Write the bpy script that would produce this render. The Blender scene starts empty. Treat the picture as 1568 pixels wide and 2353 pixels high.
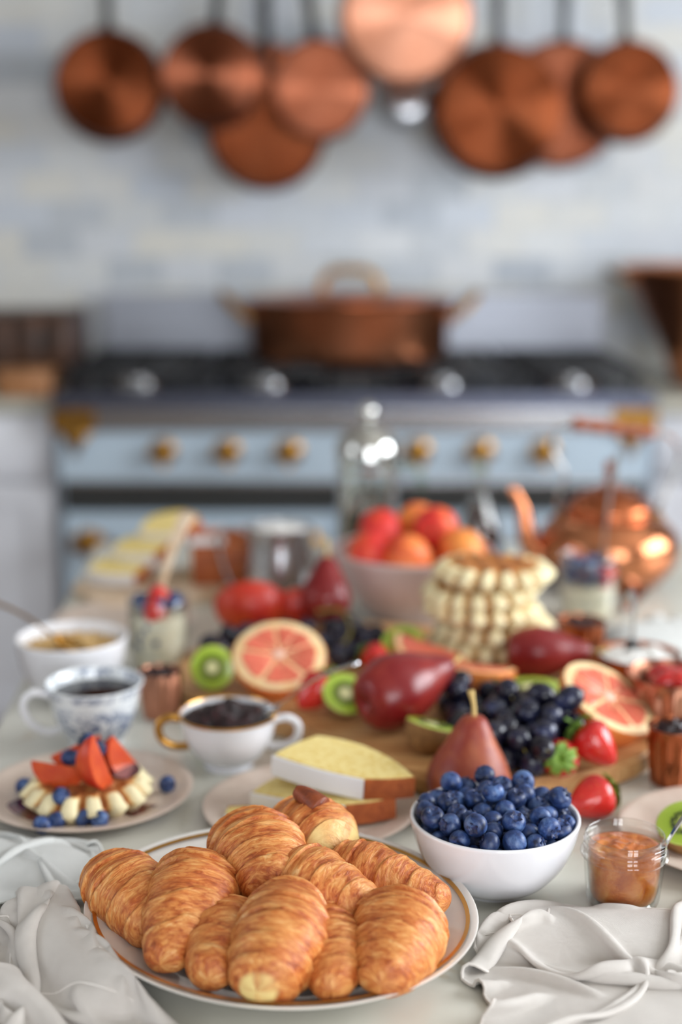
import bpy, bmesh, math, random
import numpy as np
from mathutils import Vector, Matrix, Quaternion, Euler, noise

PI = math.pi
random.seed(7)
T = 0.80                      # height of the marble table top
scene = bpy.context.scene
COL = scene.collection

# ------------------------------------------------------------------ camera, light, exposure
cam_d = bpy.data.cameras.new('camera')
cam_d.sensor_fit = 'VERTICAL'
cam_d.sensor_height = 36.0
cam_d.sensor_width = 24.0
cam_d.lens = 50.0
cam_d.clip_start = 0.02
cam_d.dof.use_dof = True
cam_d.dof.focus_distance = 1.09
cam_d.dof.aperture_fstop = 1.9
cam = bpy.data.objects.new('camera', cam_d)
COL.objects.link(cam)
cam.location = (0, 0, T + 0.55)
cam.rotation_euler = (math.radians(90 - 12), 0, 0)
scene.camera = cam

scene.view_settings.view_transform = 'Standard'
scene.view_settings.look = 'None'
scene.view_settings.gamma = 1.0
scene.view_settings.use_curve_mapping = False
scene.view_settings.exposure = 0.1
try:
    scene.cycles.use_denoising = True
    scene.cycles.transparent_max_bounces = 20
    scene.cycles.max_bounces = 6
    scene.cycles.diffuse_bounces = 3
    scene.cycles.glossy_bounces = 3
    scene.cycles.caustics_reflective = False
    scene.cycles.caustics_refractive = False
    scene.cycles.use_adaptive_sampling = True
    scene.cycles.adaptive_threshold = 0.05
except Exception:
    pass

world = bpy.data.worlds.new('overcast_sky')
scene.world = world
world.use_nodes = True
wn = world.node_tree
wn.nodes['Background'].inputs[0].default_value = (0.62, 0.72, 0.85, 1)
wn.nodes['Background'].inputs[1].default_value = 1.0


def area(name, loc, target, sx, sy, power, col):
    d = bpy.data.lights.new(name, 'AREA')
    d.shape = 'RECTANGLE'
    d.size, d.size_y = sx, sy
    d.energy = power
    d.color = col
    o = bpy.data.objects.new(name, d)
    COL.objects.link(o)
    o.location = loc
    o.rotation_euler = (Vector(target) - Vector(loc)).to_track_quat('-Z', 'Y').to_euler()
    return o


# daylight entering through the windows of the room (two sashes behind the viewer, a wide one in the right wall, one in the left wall)
area('window_daylight', (0.42, -1.97, 1.42), (0.42, 0, 1.42), 0.72, 2.08, 44, (0.93, 0.96, 1.0))
area('window_daylight', (1.28, -1.97, 1.42), (1.28, 0, 1.42), 0.72, 2.08, 44, (0.93, 0.96, 1.0))
area('window_daylight', (2.37, 1.5, 1.75), (0, 1.5, 1.75), 1.9, 1.3, 96, (0.92, 0.96, 1.0))
area('window_daylight', (-2.37, 0.6, 1.75), (0, 0.6, 1.75), 1.4, 1.2, 12, (0.92, 0.96, 1.0))


# ------------------------------------------------------------------ colour and material helpers
def lin(c):
    c = c / 255.0
    return c / 12.92 if c <= 0.04045 else ((c + 0.055) / 1.055) ** 2.4


def rgb(r, g, b):
    return (lin(r), lin(g), lin(b), 1.0)


class NT:
    """small wrapper to wire shader nodes"""

    def __init__(self, name):
        self.m = bpy.data.materials.new(name)
        self.m.use_nodes = True
        self.t = self.m.node_tree
        self.b = self.t.nodes['Principled BSDF']
        self.out = self.t.nodes['Material Output']

    def n(self, kind, **kw):
        nd = self.t.nodes.new(kind)
        for k, v in kw.items():
            setattr(nd, k, v)
        return nd

    def l(self, a, b):
        self.t.links.new(a, b)

    def set(self, **kw):
        for k, v in kw.items():
            self.b.inputs[k.replace('_', ' ')].default_value = v

    def coord(self, kind='Object', scale=(1, 1, 1), rot=(0, 0, 0)):
        tc = self.n('ShaderNodeTexCoord')
        mp = self.n('ShaderNodeMapping')
        mp.inputs['Scale'].default_value = scale
        mp.inputs['Rotation'].default_value = rot
        self.l(tc.outputs[kind], mp.inputs['Vector'])
        return mp.outputs['Vector']

    def noise(self, vec, scale, detail=3, rough=0.55, dist=0.0):
        nd = self.n('ShaderNodeTexNoise')
        nd.inputs['Scale'].default_value = scale
        nd.inputs['Detail'].default_value = detail
        nd.inputs['Roughness'].default_value = rough
        nd.inputs['Distortion'].default_value = dist
        self.l(vec, nd.inputs['Vector'])
        return nd.outputs['Fac']

    def ramp(self, fac, stops, interp='LINEAR'):
        r = self.n('ShaderNodeValToRGB')
        e = r.color_ramp.elements
        r.color_ramp.interpolation = interp
        while len(e) < len(stops):
            e.new(0.5)
        for i, (p, c) in enumerate(stops):
            e[i].position = p
            e[i].color = c
        self.l(fac, r.inputs['Fac'])
        return r.outputs['Color']

    def mix(self, fac, a, b, mode='MIX'):
        m = self.n('ShaderNodeMix', data_type='RGBA', blend_type=mode)
        for s, v in ((m.inputs[0], fac), (m.inputs[6], a), (m.inputs[7], b)):
            if hasattr(v, 'is_linked') or hasattr(v, 'links'):
                self.l(v, s)
            else:
                s.default_value = v
        return m.outputs[2]

    def math(self, op, a, b=None):
        m = self.n('ShaderNodeMath', operation=op)
        for s, v in ((m.inputs[0], a), (m.inputs[1], b)):
            if v is None:
                continue
            if hasattr(v, 'links'):
                self.l(v, s)
            else:
                s.default_value = v
        return m.outputs[0]

    def bump(self, h, strength, dist=0.001):
        b = self.n('ShaderNodeBump')
        b.inputs['Strength'].default_value = strength
        b.inputs['Distance'].default_value = dist
        self.l(h, b.inputs['Height'])
        self.l(b.outputs['Normal'], self.b.inputs['Normal'])
        return b

    def color(self, c):
        self.l(c, self.b.inputs['Base Color'])


MATS = {}


def pm(name, col, rough=0.5, metal=0.0, var=None, bump=None, coat=0.0, sss=0.0, sss_r=(0.01, 0.005, 0.003), spec=0.5, rand=None):
    """plain principled material with optional colour variation var=(colour, scale, lo, hi) and bump=(scale, strength, distance)"""
    k = NT(name)
    k.set(Base_Color=col, Roughness=rough, Metallic=metal)
    k.b.inputs['Specular IOR Level'].default_value = spec
    if coat:
        k.b.inputs['Coat Weight'].default_value = coat
        k.b.inputs['Coat Roughness'].default_value = 0.08
    if sss:
        k.b.inputs['Subsurface Weight'].default_value = sss
        k.b.inputs['Subsurface Radius'].default_value = sss_r
        k.b.inputs['Subsurface Scale'].default_value = 1.0
    v = None
    c = None
    if var or bump:
        v = k.coord('Object')
    if var:
        c2, sc, lo, hi = var
        f = k.noise(v, sc, 4)
        c = k.ramp(f, [(lo, col), (hi, c2)])
        k.color(c)
    if rand:
        oi = k.n('ShaderNodeObjectInfo')
        c = k.mix(oi.outputs['Random'], c if c else col, rand)
        k.color(c)
    if bump:
        sc, st, di = bump
        k.bump(k.noise(v, sc, 4), st, di)
    MATS[name] = k.m
    return k.m


# ------------------------------------------------------------------ mesh helpers: each returns (vertices, faces)
def lathe(prof, n=48, mod=None):
    V, F = [], []
    rings = []
    for i, (r, z) in enumerate(prof):
        if r < 1e-6:
            rings.append([len(V)])
            V.append((0, 0, z))
        else:
            ring = []
            for j in range(n):
                a = 2 * PI * j / n
                rr, zz = (r, z) if mod is None else mod(a, i, r, z)
                ring.append(len(V))
                V.append((rr * math.cos(a), rr * math.sin(a), zz))
            rings.append(ring)
    for a, b in zip(rings, rings[1:]):
        if len(a) == 1 and len(b) == 1:
            continue
        for j in range(n):
            k = (j + 1) % n
            if len(a) == 1:
                F.append((a[0], b[k], b[j]))
            elif len(b) == 1:
                F.append((a[j], a[k], b[0]))
            else:
                F.append((a[j], a[k], b[k], b[j]))
    return V, F


def spl(pts, n=24, closed=False):
    """Catmull-Rom through points"""
    P = [Vector(p) for p in pts]
    m = len(P)
    out = []
    segs = m if closed else m - 1
    per = max(1, n // segs)
    for i in range(segs):
        if closed:
            p0, p1, p2, p3 = P[(i - 1) % m], P[i], P[(i + 1) % m], P[(i + 2) % m]
        else:
            p0, p1, p2, p3 = P[max(i - 1, 0)], P[i], P[i + 1], P[min(i + 2, m - 1)]
        for k in range(per):
            t = k / per
            out.append(0.5 * ((2 * p1) + (p2 - p0) * t + (2 * p0 - 5 * p1 + 4 * p2 - p3) * t * t + (3 * p1 - p0 - 3 * p2 + p3) * t ** 3))
    if not closed:
        out.append(P[-1])
    return [tuple(p) for p in out]


def tube(pts, rad, n=12, sx=1.0, sy=1.0):
    """round (or flattened) tube along points; rad scalar or list"""
    P = [Vector(p) for p in pts]
    m = len(P)
    R = rad if isinstance(rad, (list, tuple)) else [rad] * m
    V, F = [], []
    t0 = (P[1] - P[0]).normalized()
    up = Vector((0, 0, 1)) if abs(t0.z) < 0.9 else Vector((1, 0, 0))
    s = t0.cross(up).normalized()
    for i in range(m):
        t = (P[min(i + 1, m - 1)] - P[max(i - 1, 0)]).normalized()
        s = (s - t * s.dot(t)).normalized()
        u = s.cross(t)
        for j in range(n):
            a = 2 * PI * j / n
            V.append(tuple(P[i] + (s * math.cos(a) * sx + u * math.sin(a) * sy) * R[i]))
    for i in range(m - 1):
        for j in range(n):
            k = (j + 1) % n
            F.append((i * n + j, i * n + k, (i + 1) * n + k, (i + 1) * n + j))
    F.append(tuple(range(n))[::-1])
    F.append(tuple((m - 1) * n + j for j in range(n)))
    return V, F


def prism(poly, z0, z1, bev=0.0, seg=2):
    bm = bmesh.new()
    vs = [bm.verts.new((x, y, z0)) for x, y in poly]
    f = bm.faces.new(vs)
    r = bmesh.ops.extrude_face_region(bm, geom=[f])
    for v in r['geom']:
        if isinstance(v, bmesh.types.BMVert):
            v.co.z = z1
    bmesh.ops.recalc_face_normals(bm, faces=bm.faces)
    if bev:
        bmesh.ops.bevel(bm, geom=list(bm.edges), offset=bev, segments=seg, affect='EDGES', clamp_overlap=True)
    bm.verts.index_update()
    V = [tuple(v.co) for v in bm.verts]
    F = [tuple(v.index for v in f.verts) for f in bm.faces]
    bm.free()
    return V, F


def box(x0, x1, y0, y1, z0, z1, bev=0.0, seg=2):
    return prism([(x0, y0), (x1, y0), (x1, y1), (x0, y1)], z0, z1, bev, seg)


def join(*vfs):
    V, F = [], []
    for v, f in vfs:
        o = len(V)
        V += list(v)
        F += [tuple(i + o for i in q) for q in f]
    return V, F


def tr(vf, loc=(0, 0, 0), rot=None, scale=(1, 1, 1)):
    q = Matrix.Identity(3) if rot is None else (rot.to_matrix() if isinstance(rot, (Euler, Quaternion)) else Euler(rot).to_matrix())
    L = Vector(loc)
    S = Vector(scale)
    return [tuple(q @ Vector((v[0] * S.x, v[1] * S.y, v[2] * S.z)) + L) for v in vf[0]], vf[1]


def sphere(r, n=16, m=10, sx=1, sy=1, sz=1):
    prof = [(r * math.sin(PI * i / m), -r * math.cos(PI * i / m)) for i in range(m + 1)]
    prof[0] = (0, -r)
    prof[-1] = (0, r)
    return tr(lathe(prof, n), scale=(sx, sy, sz))


def grid(f, nu, nv):
    """open grid surface f(i,j)->xyz"""
    V = [tuple(f(i, j)) for i in range(nu) for j in range(nv)]
    F = [(i * nv + j, (i + 1) * nv + j, (i + 1) * nv + j + 1, i * nv + j + 1) for i in range(nu - 1) for j in range(nv - 1)]
    return V, F


def mesh(name, vf, mat, smooth=45):
    me = bpy.data.meshes.new(name)
    me.from_pydata(vf[0], [], vf[1])
    me.validate()
    bm = bmesh.new()
    bm.from_mesh(me)
    bmesh.ops.recalc_face_normals(bm, faces=bm.faces)
    bm.to_mesh(me)
    bm.free()
    if mat:
        me.materials.append(mat)
    if smooth:
        me.polygons.foreach_set('use_smooth', [True] * len(me.polygons))
        if smooth < 180:
            me.set_sharp_from_angle(angle=math.radians(smooth))
    me.update()
    return me


def setrot(o, rot):
    if rot is None:
        return
    if isinstance(rot, Quaternion):
        o.rotation_euler = rot.to_euler()
    else:
        o.rotation_euler = rot


def thing(name, label, cat, loc=(0, 0, 0), rot=None, group=None):
    o = bpy.data.objects.new(name, None)
    o.empty_display_size = 0.02
    COL.objects.link(o)
    o.location = loc
    setrot(o, rot)
    o['label'] = label
    o['category'] = cat
    if group:
        o['group'] = group
    return o


def part(name, vf, mat, parent, loc=(0, 0, 0), rot=None, smooth=45, label=None):
    me = vf if isinstance(vf, bpy.types.Mesh) else mesh(name, vf, mat, smooth)
    o = bpy.data.objects.new(name, me)
    COL.objects.link(o)
    o.parent = parent
    o.location = loc
    setrot(o, rot)
    if label:
        o['label'] = label
    return o


def single(name, vf, mat, label, cat, loc=(0, 0, 0), rot=None, group=None, smooth=45):
    o = part(name, vf, mat, None, loc, rot, smooth, label)
    o['category'] = cat
    if group:
        o['group'] = group
    return o


def struct(name, vf, mat, loc=(0, 0, 0), rot=None, smooth=30):
    o = part(name, vf, mat, None, loc, rot, smooth)
    o['kind'] = 'structure'
    return o


def dup(root, loc, rot=None, label=None, group=None, scale=None, mats=None):
    r = root.copy()
    COL.objects.link(r)
    r.location = loc
    setrot(r, rot)
    if scale:
        r.scale = (scale,) * 3
    if label:
        r['label'] = label
    if group:
        r['group'] = group
    for ch in list(root.children):
        c = ch.copy()
        COL.objects.link(c)
        c.parent = r
        for g in list(ch.children):
            d = g.copy()
            COL.objects.link(d)
            d.parent = c
    return r


def track(n, roll=0.0):
    q = Vector(n).to_track_quat('Z', 'Y')
    return q @ Quaternion((0, 0, 1), roll)


def frame(a, b, up=(0, 0, 1)):
    """rotation whose X axis runs from a to b, Z as near up as possible"""
    x = (Vector(b) - Vector(a)).normalized()
    y = Vector(up).cross(x).normalized()
    z = x.cross(y)
    return Matrix((x, y, z)).transposed().to_quaternion()


# ------------------------------------------------------------------ materials
white_china = pm('white_china', rgb(236, 236, 240), 0.12, coat=0.5)
ivory_china = pm('ivory_china', rgb(236, 232, 226), 0.14, coat=0.5)
stoneware = pm('beige_stoneware', rgb(212, 194, 180), 0.35, var=(rgb(200, 180, 166), 30, 0.4, 0.7))
pink_ware = pm('pink_ribbed_ceramic', rgb(222, 200, 196), 0.3, var=(rgb(208, 186, 182), 18, 0.4, 0.7))
gold = pm('gold_lustre', rgb(212, 158, 80), 0.28, 1.0)
brass = pm('aged_brass', rgb(182, 138, 70), 0.34, 1.0, var=(rgb(140, 98, 44), 40, 0.4, 0.7))
slate_steel = pm('slate_blue_steel', rgb(102, 106, 122), 0.35, 1.0)
brushed_steel = pm('brushed_steel', rgb(176, 180, 190), 0.5, 1.0)
steel = pm('stainless_steel', rgb(196, 197, 200), 0.24, 1.0)
chrome = pm('polished_chrome', rgb(214, 214, 210), 0.07, 1.0)
iron = pm('black_cast_iron', rgb(26, 27, 30), 0.5, 0.0, bump=(300, 0.2, 0.0005))
enamel_black = pm('black_enamel', rgb(16, 18, 24), 0.18)
dark_vent = pm('dark_vent_metal', rgb(44, 45, 44), 0.5)
range_blue = pm('pale_blue_enamel', rgb(190, 208, 222), 0.25, coat=0.3)
cabinet_white = pm('white_paint', rgb(222, 224, 230), 0.4)
counter_stone = pm('honed_counter_stone', rgb(190, 188, 176), 0.35, var=(rgb(168, 164, 150), 9, 0.35, 0.7))
plaster = pm('warm_grey_plaster', rgb(158, 152, 144), 0.9)
ceil_mat = pm('ceiling_paint', rgb(196, 192, 184), 0.9)
crust_mat = pm('baked_crust', rgb(186, 98, 46), 0.6, var=(rgb(140, 62, 22), 60, 0.4, 0.7), bump=(200, 0.5, 0.0015))
dark_crust = pm('dark_baked_tip', rgb(140, 66, 30), 0.5, var=(rgb(96, 40, 16), 120, 0.4, 0.7), bump=(300, 0.5, 0.001))
crumb_mat = pm('yellow_cake_crumb', rgb(246, 224, 150), 0.85, var=(rgb(232, 198, 108), 160, 0.45, 0.75), bump=(420, 0.9, 0.0015))
icing_mat = pm('white_icing', rgb(240, 238, 238), 0.35, bump=(60, 0.3, 0.002))
yogurt = pm('pale_yogurt', rgb(236, 228, 206), 0.45, var=(rgb(226, 214, 184), 40, 0.4, 0.7))
coffee_mat = pm('black_coffee', rgb(26, 12, 6), 0.06)
milk_mat = pm('frothed_milk', rgb(244, 242, 238), 0.5)
jam_dark = pm('dark_berry_jam', rgb(26, 8, 14), 0.22, var=(rgb(58, 10, 20), 120, 0.45, 0.7), bump=(260, 0.8, 0.002), coat=0.15)
syrup_red = pm('red_berry_syrup', rgb(70, 10, 20), 0.08, var=(rgb(110, 18, 30), 60, 0.4, 0.7), coat=0.6)
syrup_brown = pm('maple_syrup', rgb(64, 22, 8), 0.06, coat=0.6)
granola_mat = pm('toasted_oats', rgb(222, 184, 120), 0.8, var=(rgb(186, 134, 70), 180, 0.4, 0.7), rand=rgb(236, 206, 150))
dark_wood = pm('dark_walnut', rgb(84, 52, 32), 0.5, var=(rgb(44, 28, 20), 22, 0.35, 0.65))
light_wood = pm('pale_birch', rgb(232, 210, 184), 0.55, var=(rgb(206, 172, 136), 40, 0.4, 0.7))
mid_wood = pm('oak_block', rgb(176, 124, 80), 0.5, var=(rgb(146, 96, 58), 30, 0.4, 0.7))
turned_wood = pm('turned_wood', rgb(150, 78, 40), 0.35, var=(rgb(110, 50, 24), 60, 0.4, 0.7))
leaf_green = pm('strawberry_leaf', rgb(140, 176, 72), 0.5, var=(rgb(96, 138, 44), 200, 0.4, 0.7))
twig = pm('green_brown_stem', rgb(146, 136, 66), 0.6, var=(rgb(108, 88, 44), 90, 0.4, 0.7))
pear_stem = pm('pear_stem', rgb(204, 174, 110), 0.6)
citrus_pith = pm('citrus_pith', rgb(250, 218, 168), 0.5, var=(rgb(250, 204, 140), 40, 0.4, 0.7))
citrus_core = pm('citrus_core', rgb(240, 196, 176), 0.55)
citrus_peel = pm('citrus_peel', rgb(240, 146, 72), 0.4, var=(rgb(232, 118, 58), 14, 0.4, 0.65), bump=(380, 0.35, 0.0008))
citrus_flesh = pm('pink_citrus_flesh', rgb(220, 96, 76), 0.28, var=(rgb(232, 130, 98), 90, 0.4, 0.68), bump=(240, 0.5, 0.001), coat=0.2, rand=rgb(226, 112, 88))
kiwi_skin = pm('kiwi_skin', rgb(154, 112, 66), 0.85, var=(rgb(124, 88, 48), 120, 0.4, 0.7), bump=(600, 0.6, 0.0008))
kiwi_core = pm('kiwi_core', rgb(228, 224, 168), 0.45)
seed_black = pm('kiwi_seed', rgb(24, 22, 16), 0.3)
peach_flesh = pm('peach_flesh', rgb(212, 88, 40), 0.3, var=(rgb(186, 52, 26), 50, 0.4, 0.7), coat=0.2)
peach_skin = pm('peach_skin', rgb(188, 42, 26), 0.4, var=(rgb(214, 84, 38), 28, 0.42, 0.72))
grape_mat = pm('black_grape', rgb(26, 28, 48), 0.22, var=(rgb(58, 66, 104), 70, 0.48, 0.75), rand=rgb(22, 20, 34))
paper_label = pm('paper_label', rgb(70, 120, 90), 0.6, var=(rgb(60, 110, 170), 60, 0.45, 0.55))
floor_mat = pm('oiled_oak_floor', rgb(118, 84, 58), 0.45, var=(rgb(88, 60, 40), 8, 0.4, 0.7), rand=rgb(134, 98, 70))
grout = pm('grout', rgb(222, 222, 220), 0.9)


def make_glass(name, tint=(1, 1, 1, 1), rough=0.02):
    k = NT(name)
    k.t.nodes.remove(k.b)
    tb = k.n('ShaderNodeBsdfTransparent')
    tb.inputs[0].default_value = tint
    gl = k.n('ShaderNodeBsdfGlossy')
    gl.inputs['Roughness'].default_value = rough
    lw = k.n('ShaderNodeLayerWeight')
    lw.inputs['Blend'].default_value = 0.5
    fr = k.math('ADD', k.math('MULTIPLY', k.math('POWER', lw.outputs['Facing'], 3.0), 0.85), 0.05)
    mx = k.n('ShaderNodeMixShader')
    k.l(fr, mx.inputs[0])
    k.l(tb.outputs[0], mx.inputs[1])
    k.l(gl.outputs[0], mx.inputs[2])
    k.l(mx.outputs[0], k.out.inputs[0])
    return k.m


glass = make_glass('clear_glass', (0.95, 0.96, 0.95, 1))
glass_green = make_glass('pale_green_glass', (0.84, 0.90, 0.84, 1))


def make_copper(name, base, rough, aniso=0.0):
    k = NT(name)
    k.set(Metallic=1.0, Roughness=rough, Base_Color=base)
    v = k.coord('Object')
    c = k.ramp(k.noise(v, 9, 4), [(0.35, base), (0.7, tuple(min(1, x * f) for x, f in zip(base[:3], (0.86, 0.74, 0.66))) + (1,))])
    k.color(c)
    if aniso:
        k.b.inputs['Anisotropic'].default_value = aniso
        k.b.inputs['Anisotropic Rotation'].default_value = 0.25
        tg = k.n('ShaderNodeTangent', direction_type='RADIAL', axis='Z')
        k.l(tg.outputs[0], k.b.inputs['Tangent'])
    return k.m


copper_brushed = make_copper('brushed_copper', rgb(196, 140, 114), 0.36, 1.0)
copper_mid = make_copper('dull_copper', rgb(150, 90, 66), 0.38, 1.0)
copper_dark = make_copper('burnished_copper', rgb(112, 60, 36), 0.34, 1.0)
copper = make_copper('polished_copper', rgb(216, 144, 104), 0.2)
copper_satin = make_copper('satin_copper', rgb(236, 162, 122), 0.30)
copper_deep = make_copper('aged_copper', rgb(182, 106, 70), 0.28)


def make_marble():
    k = NT('table_marble')
    v = k.coord('Object', (1, 1, 1), (0, 0, 0.5))
    w = k.noise(v, 2.2, 6, 0.6, 0.6)
    base = k.ramp(k.noise(v, 3.0, 5, 0.6), [(0.3, rgb(208, 206, 192)), (0.62, rgb(219, 217, 207)), (0.8, rgb(198, 194, 178))])
    vein = k.ramp(w, [(0.485, (0, 0, 0, 1)), (0.5, (1, 1, 1, 1)), (0.515, (0, 0, 0, 1))])
    msk = k.ramp(k.noise(v, 5.0, 3), [(0.5, (0, 0, 0, 1)), (0.68, (0.75, 0.75, 0.75, 1))])
    veinf = k.mix(1.0, vein, msk, 'MULTIPLY')
    c = k.mix(veinf, base, rgb(190, 160, 120))
    k.color(c)
    k.set(Roughness=0.22)
    return k.m


marble = make_marble()


def make_tile(name='marble_tile', island=False):
    k = NT(name)
    v = k.coord('Object')
    oi = k.n('ShaderNodeObjectInfo')
    rnd = k.n('ShaderNodeNewGeometry').outputs['Random Per Island'] if island else oi.outputs['Random']
    ad = k.n('ShaderNodeVectorMath', operation='ADD')
    k.l(v, ad.inputs[0])
    cm = k.n('ShaderNodeCombineXYZ')
    k.l(k.math('MULTIPLY', rnd, 40.0), cm.inputs[0])
    k.l(k.math('MULTIPLY', rnd, 23.0), cm.inputs[2])
    k.l(cm.outputs[0], ad.inputs[1])
    n = k.noise(ad.outputs[0], 14, 5, 0.6, 1.2)
    tone = k.ramp(rnd, [(0.0, rgb(204, 211, 221)), (0.25, rgb(224, 225, 223)), (0.5, rgb(213, 217, 224)), (0.7, rgb(226, 223, 213)), (0.88, rgb(215, 217, 217)), (0.96, rgb(176, 184, 194)), (1.0, rgb(198, 200, 198))])
    c = k.mix(k.ramp(n, [(0.40, (0, 0, 0, 1)), (0.75, (0.4, 0.4, 0.4, 1))]), tone, rgb(196, 204, 216))
    k.color(c)
    k.set(Roughness=0.3)
    return k.m


tile_mat = make_tile()
tile_field_mat = make_tile('marble_tile_field', True)


def make_wood_board():
    k = NT('olive_wood_board')
    v = k.coord('Object', (1.2, 9, 9), (0, 0, 0.76))
    g = k.noise(v, 6, 6, 0.6, 1.4)
    c = k.ramp(g, [(0.25, rgb(220, 176, 122)), (0.5, rgb(206, 156, 102)), (0.62, rgb(182, 128, 78)), (0.75, rgb(214, 168, 114))])
    k.color(c)
    k.bump(g, 0.2, 0.001)
    k.set(Roughness=0.5)
    return k.m


board_mat = make_wood_board()


def make_croissant():
    k = NT('croissant_crust')
    uv = k.n('ShaderNodeUVMap')
    mp = k.n('ShaderNodeMapping')
    mp.inputs['Scale'].default_value = (1.0, 1.0, 1.0)
    k.l(uv.outputs[0], mp.inputs[0])
    oi = k.n('ShaderNodeObjectInfo')
    ad = k.n('ShaderNodeVectorMath', operation='ADD')
    cm = k.n('ShaderNodeCombineXYZ')
    k.l(k.math('MULTIPLY', oi.outputs['Random'], 17.0), cm.inputs[2])
    k.l(mp.outputs[0], ad.inputs[0])
    k.l(cm.outputs[0], ad.inputs[1])
    vec = ad.outputs[0]

    def stretched(sx, sy):
        m2 = k.n('ShaderNodeMapping')
        m2.inputs['Scale'].default_value = (sx, sy, 1)
        k.l(vec, m2.inputs[0])
        return m2.outputs[0]
    fine = k.noise(stretched(340, 75), 1.0, 5, 0.68, 0.8)       # thin flaky streaks running round the roll
    mid = k.noise(stretched(110, 34), 1.0, 3, 0.6, 0.8)
    blot = k.noise(k.coord('Object'), 42, 3, 0.6)
    lay = k.n('ShaderNodeAttribute')
    lay.attribute_name = 'layer'
    s = k.math('ADD', k.math('MULTIPLY', fine, 0.52), k.math('MULTIPLY', mid, 0.30))
    s = k.math('ADD', s, k.math('MULTIPLY', blot, 0.20))
    s = k.math('ADD', s, k.math('MULTIPLY', lay.outputs['Fac'], 0.07))
    c = k.ramp(s, [(0.35, rgb(142, 62, 22)), (0.44, rgb(186, 96, 42)), (0.51, rgb(210, 130, 66)), (0.58, rgb(228, 160, 92)), (0.70, rgb(244, 206, 148))])
    raw = k.n('ShaderNodeAttribute')
    raw.attribute_name = 'pale'
    c = k.mix(raw.outputs['Fac'], c, rgb(240, 212, 140))
    k.color(c)
    k.set(Roughness=0.38)
    k.b.inputs['Specular IOR Level'].default_value = 0.45
    k.bump(k.math('ADD', k.math('MULTIPLY', fine, 0.7), k.math('MULTIPLY', mid, 0.5)), 0.75, 0.0022)
    return k.m


croissant_mat = make_croissant()


def make_linen(name, c1, c2):
    k = NT(name)
    uv = k.n('ShaderNodeUVMap')

    def wv(axis):
        w = k.n('ShaderNodeTexWave', wave_type='BANDS', bands_direction=axis)
        w.inputs['Scale'].default_value = 330
        w.inputs['Distortion'].default_value = 0.8
        w.inputs['Detail'].default_value = 2
        k.l(uv.outputs[0], w.inputs['Vector'])
        return w.outputs['Fac']
    h = k.math('ADD', wv('X'), wv('Y'))
    n = k.noise(k.coord('Object'), 26, 4)
    c = k.ramp(n, [(0.35, c1), (0.7, c2)])
    k.color(c)
    k.set(Roughness=0.9)
    k.b.inputs['Sheen Weight'].default_value = 0.15
    nn = k.noise(k.coord('Object'), 75, 4, 0.6, 0.8)
    k.bump(k.math('ADD', k.math('MULTIPLY', h, 0.10), nn), 0.55, 0.0022)
    return k.m


linen = make_linen('natural_linen', rgb(226, 220, 213), rgb(214, 207, 200))
linen_white = make_linen('white_cotton', rgb(230, 231, 228), rgb(220, 221, 218))


def make_blueberry():
    k = NT('blueberry_skin')
    v = k.coord('Object')
    oi = k.n('ShaderNodeObjectInfo')
    ad = k.n('ShaderNodeVectorMath', operation='ADD')
    cm = k.n('ShaderNodeCombineXYZ')
    k.l(k.math('MULTIPLY', oi.outputs['Random'], 5.0), cm.inputs[0])
    k.l(v, ad.inputs[0])
    k.l(cm.outputs[0], ad.inputs[1])
    n = k.noise(ad.outputs[0], 110, 5, 0.6, 0.4)
    bl = k.ramp(n, [(0.34, rgb(16, 26, 54)), (0.50, rgb(46, 72, 128)), (0.70, rgb(104, 134, 184))])
    d = k.ramp(oi.outputs['Random'], [(0.0, (0.35, 0.35, 0.35, 1)), (1.0, (1, 1, 1, 1))])
    c = k.mix(d, rgb(18, 24, 50), bl)
    k.color(c)
    k.set(Roughness=0.42)
    return k.m


blueberry_mat = make_blueberry()
calyx_mat = pm('blueberry_crown', rgb(38, 42, 74), 0.6)


def make_strawberry():
    k = NT('strawberry_flesh')
    v = k.coord('Object')
    vo = k.n('ShaderNodeTexVoronoi')
    vo.inputs['Scale'].default_value = 240
    k.l(v, vo.inputs['Vector'])
    dots = k.ramp(vo.outputs['Distance'], [(0.07, (1, 1, 1, 1)), (0.14, (0, 0, 0, 1))])
    base = k.ramp(k.noise(v, 40, 3), [(0.35, rgb(188, 18, 22)), (0.7, rgb(214, 44, 34))])
    k.color(k.mix(dots, base, rgb(224, 150, 70)))
    pit = k.ramp(vo.outputs['Distance'], [(0.1, (0, 0, 0, 1)), (0.4, (1, 1, 1, 1))])
    k.bump(pit, 0.35, 0.001)
    k.set(Roughness=0.25)
    k.b.inputs['Coat Weight'].default_value = 0.4
    return k.m


strawberry_mat = make_strawberry()


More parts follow.
